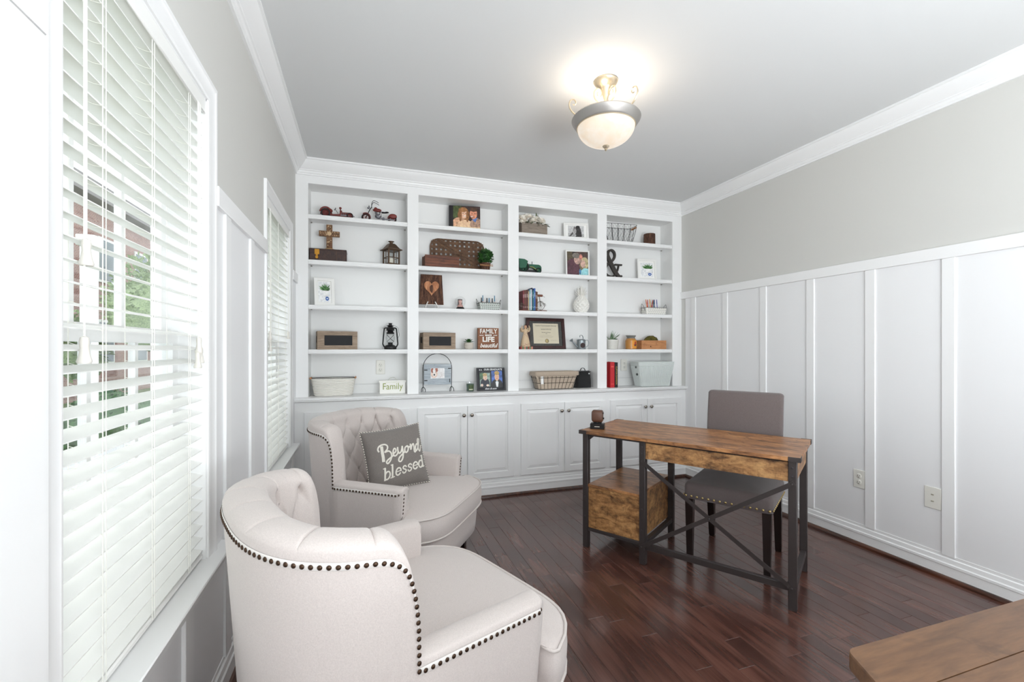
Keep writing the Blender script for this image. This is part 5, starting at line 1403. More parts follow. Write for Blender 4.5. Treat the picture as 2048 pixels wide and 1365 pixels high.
# green candle
r = on('candle_glass', 'green candle in a clear tumbler with dark botanical label', 'candle', .862, Z1, 3.745)
g = G(); g.lathe([(.0001, .001), (.033, .001), (.0355, .080), (.0335, .080), (.031, .004), (.0001, .004)], n=28); ob('tumbler', g, M_GLASS, r)
g = G(); g.lathe([(.0001, .0045), (.0300, .0045), (.0325, .066), (.0001, .064)], n=28); ob('wax', g, col(44, 84, 66, .4), r)
g = G(); rings = []
for z in (.012, .058): rings.append([(.0352 * math.cos(t) * (.96 + .05 * z / .06), .0352 * math.sin(t) * (.96 + .05 * z / .06), z) for t in [math.radians(-125 + 75 * k / 10) for k in range(11)]])
g.ring_loft(rings, closed=False); ob('label_sheet', g, col(70, 86, 50, .5), r)
g = G(); rings = []
for z in (.016, .024): rings.append([(.0356 * math.cos(t) * (.96 + .05 * z / .06), .0356 * math.sin(t) * (.96 + .05 * z / .06), z) for t in [math.radians(-118 + 60 * k / 10) for k in range(11)]])
g.ring_loft(rings, closed=False); ob('label_band', g, col(214, 214, 190, .5), r)

# ---- flower box ----------------------------------------------------------------------
r = on('flower_box', 'weathered wooden box of cream roses and green leaves, top of third bay', 'flower arrangement', 1.440, Z5, 3.785, math.radians(9))
w, d, h = .262, .115, .098
for s in (-1, 1):
    g = G(); g.box(-w / 2, w / 2, *sorted((s * d / 2, s * (d / 2 - .008))), 0, h, .001); ob('long_side', g, M_GREYBOX, r)
    g = G(); g.box(*sorted((s * w / 2, s * (w / 2 - .008))), -d / 2 + .0082, d / 2 - .0082, 0, h, .001); ob('end_board', g, M_GREYBOX, r)
g = G(); g.box(-w / 2 + .008, w / 2 - .008, -d / 2 + .008, d / 2 - .008, 0, .070); ob('filling', g, M_MOSS, r)
rn = random.Random(17); gf = G()
def rose(g, c, R, rn, tilt):
    M = Matrix.Translation(c) @ tilt; g.M = M
    g.sph((0, 0, 0), (R * .42, R * .42, R * .5), 8, 6)
    for lay, (n, rad, el) in enumerate(((5, .42, 1.1), (6, .68, .8), (8, .92, .35), (8, 1.05, -.05))):
        for k in range(n):
            a = 2 * PI * k / n + lay * .6 + rn.uniform(-.15, .15); dirv = Vector((math.cos(a), math.sin(a), 0))
            b = dirv * R * rad * .45; t = dirv * R * rad + Vector((0, 0, R * .6 * math.sin(el))); s = Vector((-math.sin(a), math.cos(a), 0)) * R * .42
            mid_ = (b + t) / 2 + dirv * R * .14 + Vector((0, 0, R * .05)); z = Vector((0, 0, R * .1))
            vs = [b - s * .6 - z, b + s * .6 - z, mid_ + s, t + s * .55, t + dirv * R * .05, t - s * .55, mid_ - s]
            g._add(vs, [(0, 1, 2, 6), (6, 2, 3, 4), (6, 4, 5)])
    g.M = Matrix.Identity(4)
for k, (X, Y, Z, R) in enumerate(((-.100, -.015, .136, .046), (-.040, -.002, .162, .052), (-.006, -.036, .122, .034), (.030, -.010, .150, .046), (.092, -.012, .140, .044), (-.122, -.040, .098, .030), (-.015, .032, .150, .040), (.080, .03, .140, .036))):
    g = G(); rose(g, (X, Y, Z), R, rn, Matrix.Rotation(rn.uniform(-.5, .5), 4, 'Y') @ Matrix.Rotation(.5 + rn.uniform(-.2, .4), 4, 'X')); ob('rose', g, M_PETAL, r, sharp=60)
g = G()
for k in range(70):
    a = rn.uniform(0, 2 * PI); p = (rn.uniform(-.12, .13), rn.uniform(-.062, .03), rn.uniform(.094, .112)); g.leaf(p, (math.cos(a) * .8, -abs(math.sin(a)) - .5, rn.uniform(-.5, .3)), rn.uniform(.03, .055), .016, droop=.35)
for k in range(10): g.leaf((.10, -.02 + .008 * k, .11), (1, rn.uniform(-.4, .2), rn.uniform(-.1, .35)), rn.uniform(.06, .10), .018, droop=.15)
for k in range(14): g.leaf((.05, .0, .155), (rn.uniform(-.2, .8), rn.uniform(-.3, .3), 1), rn.uniform(.04, .065), .012)
ob('foliage', g, leafmat('muted_leaf', (40, 56, 34), (96, 108, 66)), r, kind='stuff')

# ---- green tractor ---------------------------------------------------------------------
r = on('model_tractor', 'dark green model farm tractor partly behind the stile, third bay', 'model tractor', 1.418, Z4 + .002, 3.79)
g = G(); wheel(g, -.066, .050, .050, w=.03, y=-.040); ob('wheel', g, [M_GREENM, M_TYRE], r)
g = G(); wheel(g, -.066, .050, .050, w=.03, y=.040); ob('wheel', g, [M_GREENM, M_TYRE], r)
for Y in (-.026, .026): g = G(); wheel(g, .082, .026, .026, w=.014, y=Y); ob('wheel', g, [M_GREENM, M_TYRE], r)
g = G(); g.prism([(-.020, .046), (-.020, .080), (.084, .080), (.104, .072), (.112, .056), (.112, .022), (.092, .020), (.060, .030), (.030, .050), (.0, .052)], -.020, .020, XZ); ob('hood', g, M_GREENM, r)
g = G(); g.prism([(-.118, .118), (-.064, .116), (-.032, .100), (-.052, .040), (-.110, .034)], -.058, .058, XZ); ob('rear_fender', g, M_GREENM, r)
g = G(); g.box(-.06, .08, -.014, .014, .016, .030); g.cyl((-.05, 0, .03), (-.012, 0, .060), .006); ob('chassis', g, M_BLACKM, r)
g = G(); g.cyl((-.016, 0, .078), (-.026, 0, .098), .0018); g.tube([(-.027 + .006 * math.cos(t), .018 * math.sin(t), .100 + .008 * math.cos(t)) for t in [2 * PI * k / 12 for k in range(12)]], .0018, 5, True); ob('steering_wheel', g, M_BLACKM, r)
g = G(); g.cyl((.028, 0, .078), (.028, 0, .108), .003); ob('exhaust_pipe', g, M_BLACKM, r)
g = G(); g.tube([(.0, -.021, .058), (.028, -.021, .056), (.060, -.021, .036), (.090, -.021, .026)], .0018, 4); ob('yellow_stripe', g, col(196, 176, 60, .5), r)

# ---- books with bookends ----------------------------------------------------------------
BK = [(.012, .172, (122, 44, 52), 'dark red'), (.020, .176, (98, 50, 40), 'brown'), (.018, .180, (84, 40, 34), 'dark brown'), (.009, .168, (196, 180, 140), 'cream'), (.013, .182, (120, 160, 176), 'light blue'), (.009, .186, (226, 230, 228), 'white'),
      (.008, .200, (28, 40, 76), 'tall navy'), (.012, .176, (40, 110, 120), 'teal'), (.014, .196, (52, 96, 168), 'blue'), (.008, .170, (90, 60, 52), 'thin maroon'), (.012, .166, (96, 58, 36), 'tan')]
X = 1.336
for k, (t, h, c, nm) in enumerate(BK):
    where = 'second from the left' if nm == 'brown' else ('third from the left' if nm == 'dark brown' else 'between the two bicycle bookends')
    r = thing('book', '%s book spine, %s, third bay' % (nm, where), 'book', (X + t / 2, 3.785, Z3 + .0086), group='books between the bicycle bookends')
    r.rotation_euler = (0, 0, 0); dd = .055
    g = G(); g.box(-t / 2, t / 2, -dd, -dd + .002, 0, h, .0006); g.box(-t / 2, -t / 2 + .0014, -dd + .002, dd, 0, h); g.box(t / 2 - .0014, t / 2, -dd + .002, dd, 0, h); ob('cover', g, col(*c, .5), r)
    g = G(); g.box(-t / 2 + .0016, t / 2 - .0016, -dd + .003, dd - .004, .003, h - .003); ob('pages', g, col(232, 224, 204, .8), r)
    g = G(); g.box(-t * .36, t * .36, -dd - .0004, -dd, h * .62, h * .80); g.box(-t * .36, t * .36, -dd - .0004, -dd, h * .12, h * .17); ob('spine_label', g, col(*[min(255, int(q * .6 + 100)) for q in c], .5), r)
    X += t + .0006
def bookend(x, s, label):
    r = thing('bookend', label, 'bookend', (x, 3.785, Z3 + e_))
    g = G(); g.box(*sorted((-s * .065 * (1 if s < 0 else 1), s * .065)), -.035, .035, 0, .008, .001) if False else g.box(*( (0, .072) if s > 0 else (-.030, .066)), (-.035 if s > 0 else -.064), .035, 0, .0078, .001); ob('base', g, M_REDWOOD, r)
    cx = .036 if s > 0 else -.012
    MB_ = col(96, 84, 74, .4, .7)
    g = G(); R = .028; yy = -.0585 if s < 0 else 0
    g.tube([(cx + R * math.cos(t), yy, .040 + R * math.sin(t)) for t in [2 * PI * k / 24 for k in range(24)]], .0016, 5, True)
    for k in range(6): a = PI * k / 6; g.tube([(cx - R * math.cos(a), yy, .040 - R * math.sin(a)), (cx + R * math.cos(a), yy, .040 + R * math.sin(a))], .0008, 4)
    ob('wheel', g, MB_, r)
    g = G(); g.tube(smooth_path([(cx, yy, .040), (cx - .006, yy, .075), (cx - .010, yy, .098)], 4), .0022, 5); g.tube([(cx - .004, yy, .070), (cx + .018, yy, .052), (cx + .030, yy, .050)], .0018, 5); g.tube([(cx + .030 + .008 * math.cos(t), yy, .046 + .008 * math.sin(t)) for t in [2 * PI * k / 12 for k in range(12)]], .0013, 4, True); ob('bicycle_frame', g, MB_, r)
    if s > 0:
        g = G(); g.box(cx - .026, cx + .014, -.008, .008, .098, .112, .002); ob('handlebar_box', g, M_REDWOOD, r)
        g = G(); g.tube(smooth_path([(cx - .01, 0, .10), (cx + .012, -.006, .104), (cx + .028, -.01, .094)], 4), .0012, 4); ob('handlebar', g, MB_, r)
    return r
be = bookend(X + .001, 1, 'right-hand bicycle bookend with metal wheel on a wooden base'); be.scale = (1.35, 1, 1.4)
bookend(1.334, -1, 'left-hand bicycle bookend with metal wheel, half hidden before the red book')

# ---- ceramic pineapple -----------------------------------------------------------------
r = on('ceramic_pineapple', 'glossy white ceramic pineapple on the middle shelf of the third bay', 'figurine', 1.938, Z3, 3.785)
g = G(); n, mrow = 84, 54; rings = []
for j in range(mrow + 1):
    f = j / mrow; z = .002 + .160 * f; R = .078 * (math.sin(PI * (.16 + .76 * f)) ** .72) * (1 - .16 * f)
    ring = []
    for i in range(n):
        a = 2 * PI * i / n; u = 12 * a / (2 * PI) + 9 * f / 1.0 * .5; v = 12 * a / (2 * PI) - 9 * f * .5
        hgt = (abs(math.sin(PI * u)) * abs(math.sin(PI * v))) ** .5
        ring.append(((R + .012 * hgt - .007) * math.cos(a), (R + .012 * hgt - .007) * math.sin(a), z))
    rings.append(ring)
g.ring_loft(rings); ob('body', g, M_CREAMC, r, sharp=70)
g = G()
for lay, (n, el, L, rz_) in enumerate(((9, .55, .044, .020), (8, .95, .064, .016), (7, 1.2, .086, .010), (3, 1.45, .104, .004))):
    for k in range(n):
        a = 2 * PI * k / n + lay * .35; d = Vector((math.cos(a) * math.cos(el), math.sin(a) * math.cos(el), math.sin(el))); p = Vector((math.cos(a) * rz_, math.sin(a) * rz_, .160))
        s = d.cross(Vector((0, 0, 1))).normalized() if el < 1.5 else Vector((1, 0, 0)); nrm = s.cross(d)
        g.ring_loft([[p + s * w_ + d * q, p + d * q + nrm * w_ * .4, p - s * w_ + d * q, p + d * q - nrm * w_ * .4] for q, w_ in ((0, .008), (L * .4, .0115), (L * .8, .006), (L, .0012))])
ob('crown_leaves', g, M_CREAMC, r, kind='stuff')

# ---- angel figurine ---------------------------------------------------------------------
r = on('angel_figurine', 'small cream angel figurine with raised hands and flowered skirt on patchwork base', 'figurine', 1.368, Z2, 3.752)
QC = [(150, 70, 60), (110, 130, 96), (196, 130, 110), (90, 106, 84)]
for k in range(7): g = G(); g.box(-.058 + .0166 * k, -.0416 + .0166 * k, -.036, .036, 0, .024, .001); ob('base_block', g, col(*QC[k % 4], .6), r)
MA = paint('cream_resin', (214, 188, 156), .6)
g = G(); g.lathe([(.0001, .024), (.044, .024), (.045, .030), (.038, .070), (.028, .110), (.019, .136), (.017, .142), (.021, .156), (.022, .168), (.015, .178), (.008, .182), (.0075, .190), (.0001, .190)], n=24, sy=.75); ob('gown', g, MA, r)
g = G(); g.sph((0, 0, .200), (.0135, .0135, .0165), 14, 10); g.sph((0, -.014, .199), (.002, .003, .003), 6, 4); ob('head', g, col(214, 170, 140, .6), r)
g = G(); g.sph((.003, .004, .204), (.0155, .0145, .0165), 12, 8); g.sph((.008, .010, .186), (.010, .009, .016), 8, 6); ob('hair', g, col(92, 52, 34, .7), r)
for s in (-1, 1):
    g = G(); q = smooth_path([(s * .018, 0, .170), (s * .032, -.004, .160), (s * .040, -.006, .184), (s * .032, -.008, .204)], 4); g.tube(q, [.0075 - .004 * i / len(q) for i in range(len(q))], 7); g.sph((s * .031, -.008, .207), (.004, .003, .006), 6, 5); ob('arm', g, MA, r)
    g = G(); g.ring_loft([[(s * x, .012 + dy, z) for x, z in P_] for dy, P_ in ((0, [(.004, .172), (.030, .196), (.046, .186), (.044, .160), (.022, .148)]), (.004, [(.004, .172), (.030, .196), (.046, .186), (.044, .160), (.022, .148)]))]); ob('wing', g, col(190, 170, 140, .6), r)
g = G(); rn = random.Random(2)
for k in range(16): a = -PI / 2 + rn.uniform(-1.2, 1.2); z = rn.uniform(.032, .052); R = .0435 - (z - .03) * .16; g.sph((R * math.cos(a), .75 * R * math.sin(a), z), (.003, .002, .003), 6, 4)
for k in range(8): g.sph((.012 * math.cos(k) , -.020, .11 + .007 * k), (.0022, .002, .0022), 5, 4)
ob('painted_flower', g, col(140, 50, 46, .6), r, kind='stuff')

# ---- watering can ---------------------------------------------------------------------
r = on('watering_can', 'small galvanised watering can with a dark round label', 'watering can', 1.937, Z2, 3.785)
g = G(); g.lathe([(.0001, 0), (.043, 0), (.044, .003), (.042, .006), (.040, .082), (.042, .084), (.040, .088), (.032, .093), (.030, .092), (.0001, .091)], n=28); ob('can_body', g, M_GALV, r)
g = G(); g.cyl((-.036, 0, .020), (-.092, 0, .074), .0095, .006, 10); ob('spout', g, M_GALV, r)
g = G(); g.cyl((-.090, 0, .072), (-.104, 0, .088), .006, .019, 14); ob('rose_head', g, M_GALV, r)
g = G(); g.tube(smooth_path([(.040, 0, .078), (.066, 0, .086), (.080, 0, .060), (.066, 0, .028), (.040, 0, .018)], 5), .0025, 6); ob('back_handle', g, M_GALV, r)
g = G()
P = smooth_path([(.020, 0, .088), (.018, 0, .115), (.004, 0, .132), (-.010, 0, .130), (-.014, 0, .112)], 5)
g.ring_loft([[p + Vector((0, -.007, 0)), p + Vector((0, .007, 0)), p + Vector((.001, .007, .0018)), p + Vector((.001, -.007, .0018))] for p in P]); ob('top_handle', g, M_GALV, r)
g = G(); g.lathe([(.0001, 0), (.024, 0), (.024, .0015), (.0001, .0015)], (-.004, -.0405, .036), 24, 'Y'); ob('round_label', g, col(52, 34, 34, .6), r)

# ---- lined wire basket --------------------------------------------------------------------
r = on('lined_basket', 'dark wire basket with tan cloth liner and white tag, bottom of third bay', 'basket', 1.655, Z1, 3.768, math.radians(3))
def rrr(a, b, z, rad=.03): return [(x, y, z) for x, y in rr(a, b, rad, 4)]
g = G(); g.ring_loft([rrr(.175, .056, .003), rrr(.205, .070, .112), rrr(.216, .078, .155), rrr(.219, .081, .158), rrr(.214, .079, .160), rrr(.206, .072, .155), rrr(.172, .054, .008)]); ob('liner', g, M_LINER, r, sharp=70)
g = G(); g.ring_loft([rrr(.221, .082, .158), rrr(.223, .084, .128), rrr(.216, .080, .122), rrr(.217, .080, .158)], cap0=False, cap1=False); ob('liner_cuff', g, M_LINER, r, sharp=70)
g = G()
for z, a, b in ((.003, .178, .058), (.058, .194, .067), (.106, .210, .076)): g.tube(rrr(a, b, z), .0018, 5, True)
ob('level_wire', g, M_BLACKM, r)
g = G(); B0, B1 = rrr(.178, .058, .003), rrr(.212, .077, .118)
import itertools
def along(P, n):
    L = [0]; 
    for i in range(len(P)): L.append(L[-1] + (Vector(P[(i + 1) % len(P)]) - Vector(P[i])).length)
    out = []
    for k in range(n):
        t = L[-1] * k / n; i = max(j for j in range(len(P)) if L[j] <= t); f = (t - L[i]) / max(L[i + 1] - L[i], 1e-9); out.append(Vector(P[i]).lerp(Vector(P[(i + 1) % len(P)]), f))
    return out
for p, q in zip(along(B0, 26), along(B1, 26)): g.tube([p, q], .0015, 4)
ob('upright_wire', g, M_BLACKM, r, kind='stuff')
g = G(); g.box(-.168, -.142, -.0725, -.0695, .050, .120, .0005); tg = ob('paper_tag', g, M_PAPER, r); 
g = G()
for k in range(3): g.tube(smooth_path([(-.205, -.05, .14), (-.208 - .004 * k, -.07, .125), (-.200, -.085, .105 - .01 * k), (-.213 + .01 * k, -.08, .085)], 4), .003, 5)
g.sph((-.203, -.072, .13), (.010, .008, .008)); ob('liner_bow', g, M_LINER, r)
# black bag
r = on('lunch_bag', 'small black fabric bag with top handle and white logo dot', 'bag', 1.957, Z1, 3.80)
g = G(); g.ring_loft([[(x * a, y * b, z) for x, y in rr(.078, .045, .02, 4)] for z, a, b in ((.001, .95, .95), (.006, 1.0, 1), (.07, .97, .95), (.14, .92, .75), (.153, .90, .55), (.158, .88, .3))]); ob('bag_body', g, M_BLACKCLOTH, r, sharp=70)
g = G(); g.box(-.074, .074, -.036, .036, .146, .152, .002); ob('flap', g, M_BLACKCLOTH, r)
g = G(); P = smooth_path([(-.022, 0, .156), (-.012, 0, .176), (.006, 0, .183), (.020, 0, .176), (.030, 0, .158)], 5); g.ring_loft([[p + Vector((0, -.008, 0)), p + Vector((0, .008, 0)), p + Vector((0, .008, .003)), p + Vector((0, -.008, .003))] for p in P]); ob('handle', g, M_BLACKCLOTH, r)
g = G(); g.sph((.052, -.036, .132), (.007, .002, .007), 10, 6); ob('logo_patch', g, col(226, 226, 226, .5), r)

# ---- wire basket with wood handle -------------------------------------------------------
r = on('wire_basket', 'dark chicken-wire basket with a wooden grip, top of rightmost bay', 'basket', 2.338, Z5, 3.79, math.radians(-4))
TP, MDp = rrr(.165, .078, .165, .02), rrr(.155, .073, .09, .02); BT = rrr(.130, .060, .003, .02)
g = G()
for R_ in (TP, BT): g.tube(R_, .0022, 5, True)
front = along(TP, 14); lo = along(BT, 14); me = along(MDp, 14)
for a, b, c in zip(front, me, lo): g.tube([a, b, c], .0020, 5)
ob('frame_wire', g, M_BLACKM, r)
g = G(); nA = 56; A0, A1, A2 = along(TP, nA), along(MDp, nA), along(BT, nA)
def lv(i, f):
    i %= nA; return A2[i].lerp(A1[i], f * 2) if f < .5 else A1[i].lerp(A0[i], f * 2 - 1)
for j in range(6):
    f0, f1 = j / 6, (j + 1) / 6
    for i in range(0, nA, 2):
        k = i + (j % 2); g.cyl(lv(k, f0), lv(k + 1, f1), .0006, n=3, cap=False); g.cyl(lv(k, f0), lv(k - 1, f1), .0006, n=3, cap=False)
ob('chicken_wire', g, M_BLACKM, r, kind='stuff')
g = G(); g.cyl((.168, -.040, .150), (.168, .040, .150), .009, n=12); ob('wooden_grip', g, M_PINE, r)
# bark cylinder
r = on('bark_candle', 'short round bark-covered log candle on the top right shelf', 'candle', 2.690, Z5, 3.785)
g = G(); rings = []
for z in (0, .03, .06, .09, .108, .112):
    rings.append([((.055 + .004 * noise.noise(Vector((math.cos(a) * 6, math.sin(a) * 6, z * 8)))) * math.cos(a) * (.96 if z > .11 else 1), (.055 + .004 * noise.noise(Vector((math.cos(a) * 6, math.sin(a) * 6, z * 8)))) * math.sin(a) * (.96 if z > .11 else 1), z) for a in [2 * PI * k / 60 for k in range(60)]])
g.ring_loft(rings); ob('bark_log', g, M_BARK, r, sharp=60)
g = G(); g.cyl((0, 0, .1125), (0, 0, .114), .020); ob('wick_cup', g, M_CHROME, r)

# ---- ampersand --------------------------------------------------------------------------
r = on('ampersand_letter', 'large dark brown ampersand letter, second shelf of rightmost bay', 'decorative letter', 2.268, Z4, 3.80)
AMP = [(.078, .118), (.062, .062), (.020, .014), (-.030, .012), (-.070, .040), (-.074, .085), (-.040, .128), (.012, .166), (.034, .206), (.026, .246), (-.004, .264), (-.034, .248), (-.042, .212), (-.024, .166), (.020, .088), (.058, .034), (.092, .012), (.112, .022)]
W1 = [.014, .014, .018, .022, .028, .032, .030, .024, .022, .026, .022, .026, .034, .042, .046, .042, .028, .018]
g = G(); Q = smooth_path([(a, 0, b + .008) for a, b in AMP], 6); n = len(Q); R = []
for i, q in enumerate(Q):
    d = (Q[min(i + 1, n - 1)] - Q[max(i - 1, 0)]).normalized(); nn_ = Vector((-d.z, 0, d.x)); f = i / (n - 1) * (len(W1) - 1); k = min(int(f), len(W1) - 2); wv_ = .86 * (W1[k] + (W1[k + 1] - W1[k]) * (f - k)) / 2
    R.append([q + nn_ * wv_ + Vector((0, -.012 - .003 * i / n, 0)), q - nn_ * wv_ + Vector((0, -.012 - .003 * i / n, 0)), q - nn_ * wv_ + Vector((0, .009 + .003 * i / n, 0)), q + nn_ * wv_ + Vector((0, .009 + .003 * i / n, 0))])
g.ring_loft(R); g.box(.034, .114, -.0155, .009, .126, .142, .003); g.box(-.05, .085, -.010, .010, 0, .006, .001)
ob('letter', g, paint('dark_brown_paint', (52, 46, 42), .6), r, sharp=30)

# ---- aloe pot ---------------------------------------------------------------------------
r = on('aloe_pot', 'spiky grey-green aloe in a white honeycomb pot, right bay near the stile', 'plant', 2.266, Z2, 3.785)
g = G(); g.lathe([(.0001, 0), (.050, 0), (.054, .004), (.064, .090), (.060, .092), (.056, .080), (.0001, .078)], n=36); ob('pot', g, M_CREAMC, r)
gh = G(); gh.tube([(.0068 * math.cos(t), 0, .0068 * math.sin(t)) for t in [PI / 3 * k + PI / 6 for k in range(6)]], .0011, 4, True)
g = G()
for j in range(7):
    for i in range(27):
        a = 2 * PI * (i + .5 * (j % 2)) / 27; z = .008 + j * .0115; R_ = .0545 + .010 * z / .09
        Mx = Matrix.Rotation(a + PI / 2, 4, 'Z'); c = Vector((R_ * math.cos(a), R_ * math.sin(a), z)); g.M = Matrix.Translation(c) @ Mx
        g.tube([(.0066 * math.cos(t), 0, .0066 * math.sin(t)) for t in [PI / 3 * k + PI / 6 for k in range(6)]], .0010, 3, True)
g.M = Matrix.Identity(4); gh.bm.free(); ob('honeycomb_relief', g, col(206, 204, 198, .5), r, kind='stuff')
g = G(); rn = random.Random(9)
for k in range(26):
    a = rn.uniform(0, 2 * PI); el = rn.uniform(.6, 1.4); L = rn.uniform(.07, .125); a = a if math.cos(a) > -.35 else PI - a; d = Vector((math.cos(a) * math.cos(el), math.sin(a) * math.cos(el), math.sin(el))); p = Vector((-.018 + .012 * math.cos(a), .012 * math.sin(a), .080))
    s = d.cross(Vector((0, 0, 1))).normalized(); nv = s.cross(d); g.ring_loft([[p + d * q + s * w_, p + d * q + nv * w_ * .5, p + d * q - s * w_, p + d * q - nv * w_ * .5] for q, w_ in ((0, .006), (L * .4, .005), (L, .0006))])
ob('aloe_leaf', g, M_LEAF2, r, kind='stuff')
g = G(); 
for k in range(60):
    a = rn.uniform(0, 2 * PI); el = rn.uniform(.1, 1.3); g.leaf((.022 + .018 * math.cos(a), .018 * math.sin(a), .086), (math.cos(a), math.sin(a), el), .024, .012)
ob('small_leaves', g, M_LEAF, r, kind='stuff')
# jar candle
r = on('jar_candle', 'amber jar candle with orange label and grey lid, right bay', 'candle', 2.470, Z2, 3.775)
g = G(); g.lathe([(.0001, 0), (.050, 0), (.054, .005), (.054, .086), (.044, .098), (.041, .104), (.0001, .104)], n=32); ob('jar', g, col(190, 132, 66, .12), r)
g = G(); g.lathe([(.0001, .104), (.042, .104), (.040, .112), (.036, .116), (.044, .120), (.048, .130), (.046, .134), (.0001, .134)], n=32); ob('lid', g, col(136, 136, 132, .15, .2), r)
def wrap(g, R_, a0, a1, z0, z1, n=12): g.ring_loft([[(R_ * math.cos(math.radians(a0 + (a1 - a0) * k / n)), R_ * math.sin(math.radians(a0 + (a1 - a0) * k / n)), z) for k in range(n + 1)] for z in (z0, z1)], closed=False)
g = G(); wrap(g, .0544, -112, -38, .010, .084); ob('label_sheet', g, col(228, 150, 48, .5), r)
g = G(); wrap(g, .0547, -82, -62, .044, .074); wrap(g, .0547, -90, -75, .036, .050); ob('label_picture', g, col(176, 52, 40, .5), r, kind='stuff')
g = G(); wrap(g, .0549, -86, -60, .030, .042); wrap(g, .0549, -72, -54, .042, .050); ob('label_lettering', g, col(60, 48, 52, .5), r, kind='stuff')
# moss box
r = on('moss_box', 'knotty pine box with olive moss mounded inside, right bay', 'planter', 2.705, Z2, 3.788)
w, d, h = .285, .115, .086
for s in (-1, 1):
    g = G(); g.box(-w / 2, w / 2, *sorted((s * d / 2, s * (d / 2 - .010))), 0, h, .001); o = ob('long_side', g, M_PINE, r)
    if s < 0:
        g = G(); g.sph((-.04, -d / 2 - .0002, .026), (.006, .0008, .006), 10, 6); ob('wood_knot', g, col(70, 34, 20, .8), o)
    g = G(); g.box(*sorted((s * w / 2, s * (w / 2 - .010))), -d / 2 + .0102, d / 2 - .0102, 0, h, .001); ob('end_board', g, M_PINE, r)
g = G(); g.box(-w / 2 + .01, w / 2 - .01, -d / 2 + .01, d / 2 - .01, 0, .01); ob('bottom_board', g, M_PINE, r)
g = G(); g.blob((.010, 0, .078), (.076, .042, .054), 3, .3, 5, 4); bush(g, (.010, 0, .084), .042, 260, .010, .010, random.Random(4)); ob('moss', g, M_MOSS, r, sharp=70)
# red and black books
for k, (x, t, c, h, nm) in enumerate(((2.224, .046, (196, 34, 44), .240, 'thick red book standing by the stile, bottom of rightmost bay'), (2.266, .032, (24, 22, 26), .236, 'black book with gilt spine lettering beside the thick red book'))):
    r = on('book', nm, 'book', x, Z1, 3.765)
    dd = .060
    g = G(); g.box(-t / 2, t / 2, -dd, -dd + .003, 0, h, .001); g.box(-t / 2, -t / 2 + .002, -dd + .003, dd, 0, h); g.box(t / 2 - .002, t / 2, -dd + .003, dd, 0, h); ob('cover', g, col(*c, .4), r)
    g = G(); g.box(-t / 2 + .0022, t / 2 - .0022, -dd + .004, dd - .005, .004, h - .004); ob('pages', g, col(232, 224, 204, .8), r)
    if k: text('CLIFTON DAWSON', .0195, col(196, 168, 96, .4, .6), r, (0, -dd - .0006, h * .48), rot=(PI / 2, PI / 2, 0), ext=.0003, off=.0004)
    else:
        g = G(); g.box(-.015, .015, -dd - .0004, -dd, .190, .202); g.box(-.015, .015, -dd - .0004, -dd, .03, .036); ob('spine_band', g, col(226, 90, 84, .4), r, kind='stuff')
# large pale basket
r = on('storage_basket', 'large pale grey-green woven storage basket, bottom of rightmost bay', 'basket', 2.680, Z1, 3.728)
LB = [(.160, .058, .002), (.162, .060, .006), (.201, .078, .212), (.204, .080, .238), (.200, .077, .240), (.194, .072, .236), (.156, .055, .010)]
g = G(); g.ring_loft([rrr(a, b, z, .018) for a, b, z in LB]); ob('basket_wall', g, paint('pale_basket_gap', (208, 214, 211), .8), r, sharp=60)
g = G()
P0, P1 = along(rrr(.1625, .0605, .004, .018), 84), along(rrr(.1995, .0785, .196, .018), 84)
for p, q in zip(P0, P1): g.tube([p, q], .0026, 4)
ob('woven_stake', g, M_WICKERG, r, kind='stuff')
g = G()
for z in (.204, .214, .224, .236): f = z / .238; g.tube(rrr(.1615 + .0435 * f, .060 + .021 * f, z, .018), .0042, 5, True)
ob('woven_rim', g, M_WICKERG, r, kind='stuff')
g = G()
for zz in (.12, .19): g.sph((-.163 - .17 * zz, -.02, zz), (.006, .02, .014))
ob('hand_hole', g, col(90, 96, 94, .8), r, kind='stuff')
# ================================================================ OUTSIDE THE WINDOWS
g = G(); g.box(-30, XL - .16, -6, 45, -.75, -.70)
M_GRASS = leafmat('lawn', (70, 96, 44), (120, 142, 74), .95)
ob('lawn', g, M_GRASS, kind='structure')
g = G(); g.box(-3.4, XL - .17, -4, 11.5, -.70, -.12); ob('porch_floor', g, paint('porch_paint', (200, 202, 204), .7), kind='structure')
for k, y in enumerate((6.2, 8.4, 11.0)):
    r = thing('porch_post', 'white square porch post outside the near window, %s from the house corner' % ['third', 'second', 'first'][k], 'post', (-2.9, y, -.12))
    g = G(); g.box(-.06, .06, -.06, .06, .16, 2.5, .006); ob('shaft', g, M_WHITE, r)
    g = G(); g.box(-.085, .085, -.085, .085, 0, .16, .006); ob('base', g, M_WHITE, r)
    g = G(); g.box(-.085, .085, -.085, .085, 2.5, 2.62, .006); ob('capital', g, M_WHITE, r)
M_BRICK, nt, p = newmat('neighbour_brick'); bt_ = N(nt, 'ShaderNodeTexBrick'); bt_.inputs['Color1'].default_value = srgb(176, 128, 122); bt_.inputs['Color2'].default_value = srgb(152, 108, 106); bt_.inputs['Mortar'].default_value = srgb(205, 196, 190)
bt_.inputs['Scale'].default_value = 4.0; sx_ = N(nt, 'ShaderNodeSeparateXYZ'); cx_ = N(nt, 'ShaderNodeCombineXYZ'); nt.links.new(coords(nt), sx_.inputs[0]); nt.links.new(sx_.outputs[1], cx_.inputs[0]); nt.links.new(sx_.outputs[2], cx_.inputs[1]); nt.links.new(cx_.outputs[0], bt_.inputs['Vector']); nt.links.new(bt_.outputs[0], p.inputs['Base Color']); p.inputs['Roughness'].default_value = .9
hs_ = thing('neighbour_house', 'brick neighbouring house with white windows seen through the near blind', 'house', (-10, 24, -.7))
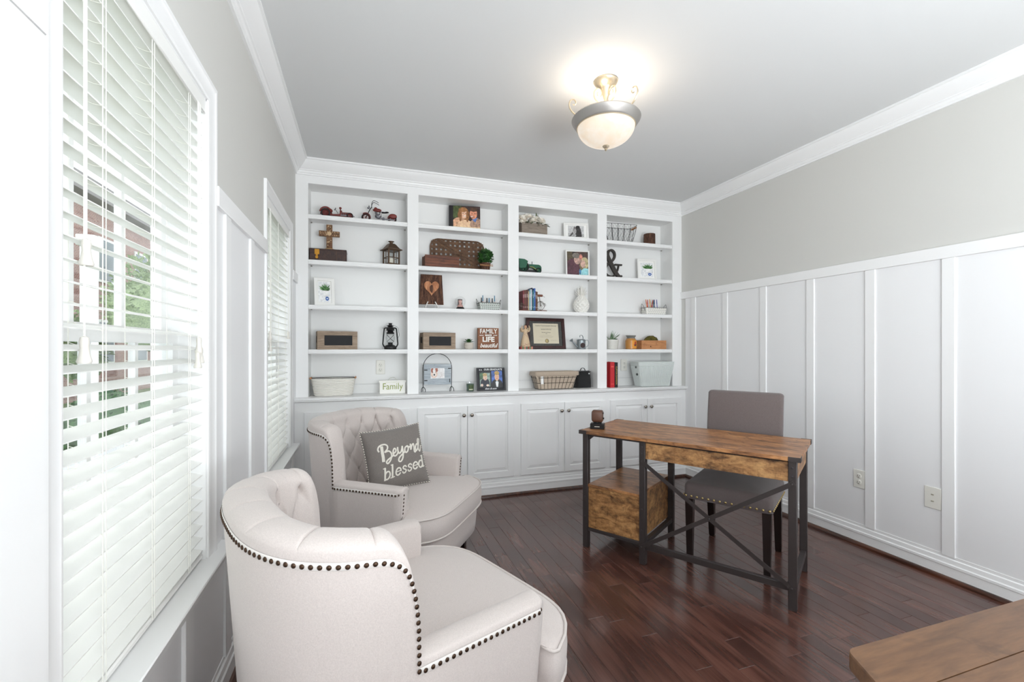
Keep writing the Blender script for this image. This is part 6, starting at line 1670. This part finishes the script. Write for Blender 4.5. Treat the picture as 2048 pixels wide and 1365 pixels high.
g = G(); g.box(-4, 0, -9, 9, 0, 7.6); ob('brick_wall', g, M_BRICK, hs_)
g = G(); g.ring_loft([[(-4.4, y, 7.6), (.5, y, 7.6), (-1.9, y, 9.8)] for y in (-9.4, 9.4)]); ob('roof', g, paint('grey_shingle', (110, 106, 106), .9), hs_)
for y, zz in [(y, z) for y in (-7.5, -4.5, -1.5, 1.5, 4.5, 7.5) for z in (0, 3.3)]:
    g = G(); g.box(-.02, .05, y - .62, y + .62, 1.3 + zz, 3.1 + zz); wf = ob('window_frame', g, M_WHITE, hs_)
    g = G(); g.box(.05, .06, y - .52, y + .52, 1.4 + zz, 3.0 + zz); ob('pane', g, col(96, 112, 124, .15), wf)
rn = random.Random(31)
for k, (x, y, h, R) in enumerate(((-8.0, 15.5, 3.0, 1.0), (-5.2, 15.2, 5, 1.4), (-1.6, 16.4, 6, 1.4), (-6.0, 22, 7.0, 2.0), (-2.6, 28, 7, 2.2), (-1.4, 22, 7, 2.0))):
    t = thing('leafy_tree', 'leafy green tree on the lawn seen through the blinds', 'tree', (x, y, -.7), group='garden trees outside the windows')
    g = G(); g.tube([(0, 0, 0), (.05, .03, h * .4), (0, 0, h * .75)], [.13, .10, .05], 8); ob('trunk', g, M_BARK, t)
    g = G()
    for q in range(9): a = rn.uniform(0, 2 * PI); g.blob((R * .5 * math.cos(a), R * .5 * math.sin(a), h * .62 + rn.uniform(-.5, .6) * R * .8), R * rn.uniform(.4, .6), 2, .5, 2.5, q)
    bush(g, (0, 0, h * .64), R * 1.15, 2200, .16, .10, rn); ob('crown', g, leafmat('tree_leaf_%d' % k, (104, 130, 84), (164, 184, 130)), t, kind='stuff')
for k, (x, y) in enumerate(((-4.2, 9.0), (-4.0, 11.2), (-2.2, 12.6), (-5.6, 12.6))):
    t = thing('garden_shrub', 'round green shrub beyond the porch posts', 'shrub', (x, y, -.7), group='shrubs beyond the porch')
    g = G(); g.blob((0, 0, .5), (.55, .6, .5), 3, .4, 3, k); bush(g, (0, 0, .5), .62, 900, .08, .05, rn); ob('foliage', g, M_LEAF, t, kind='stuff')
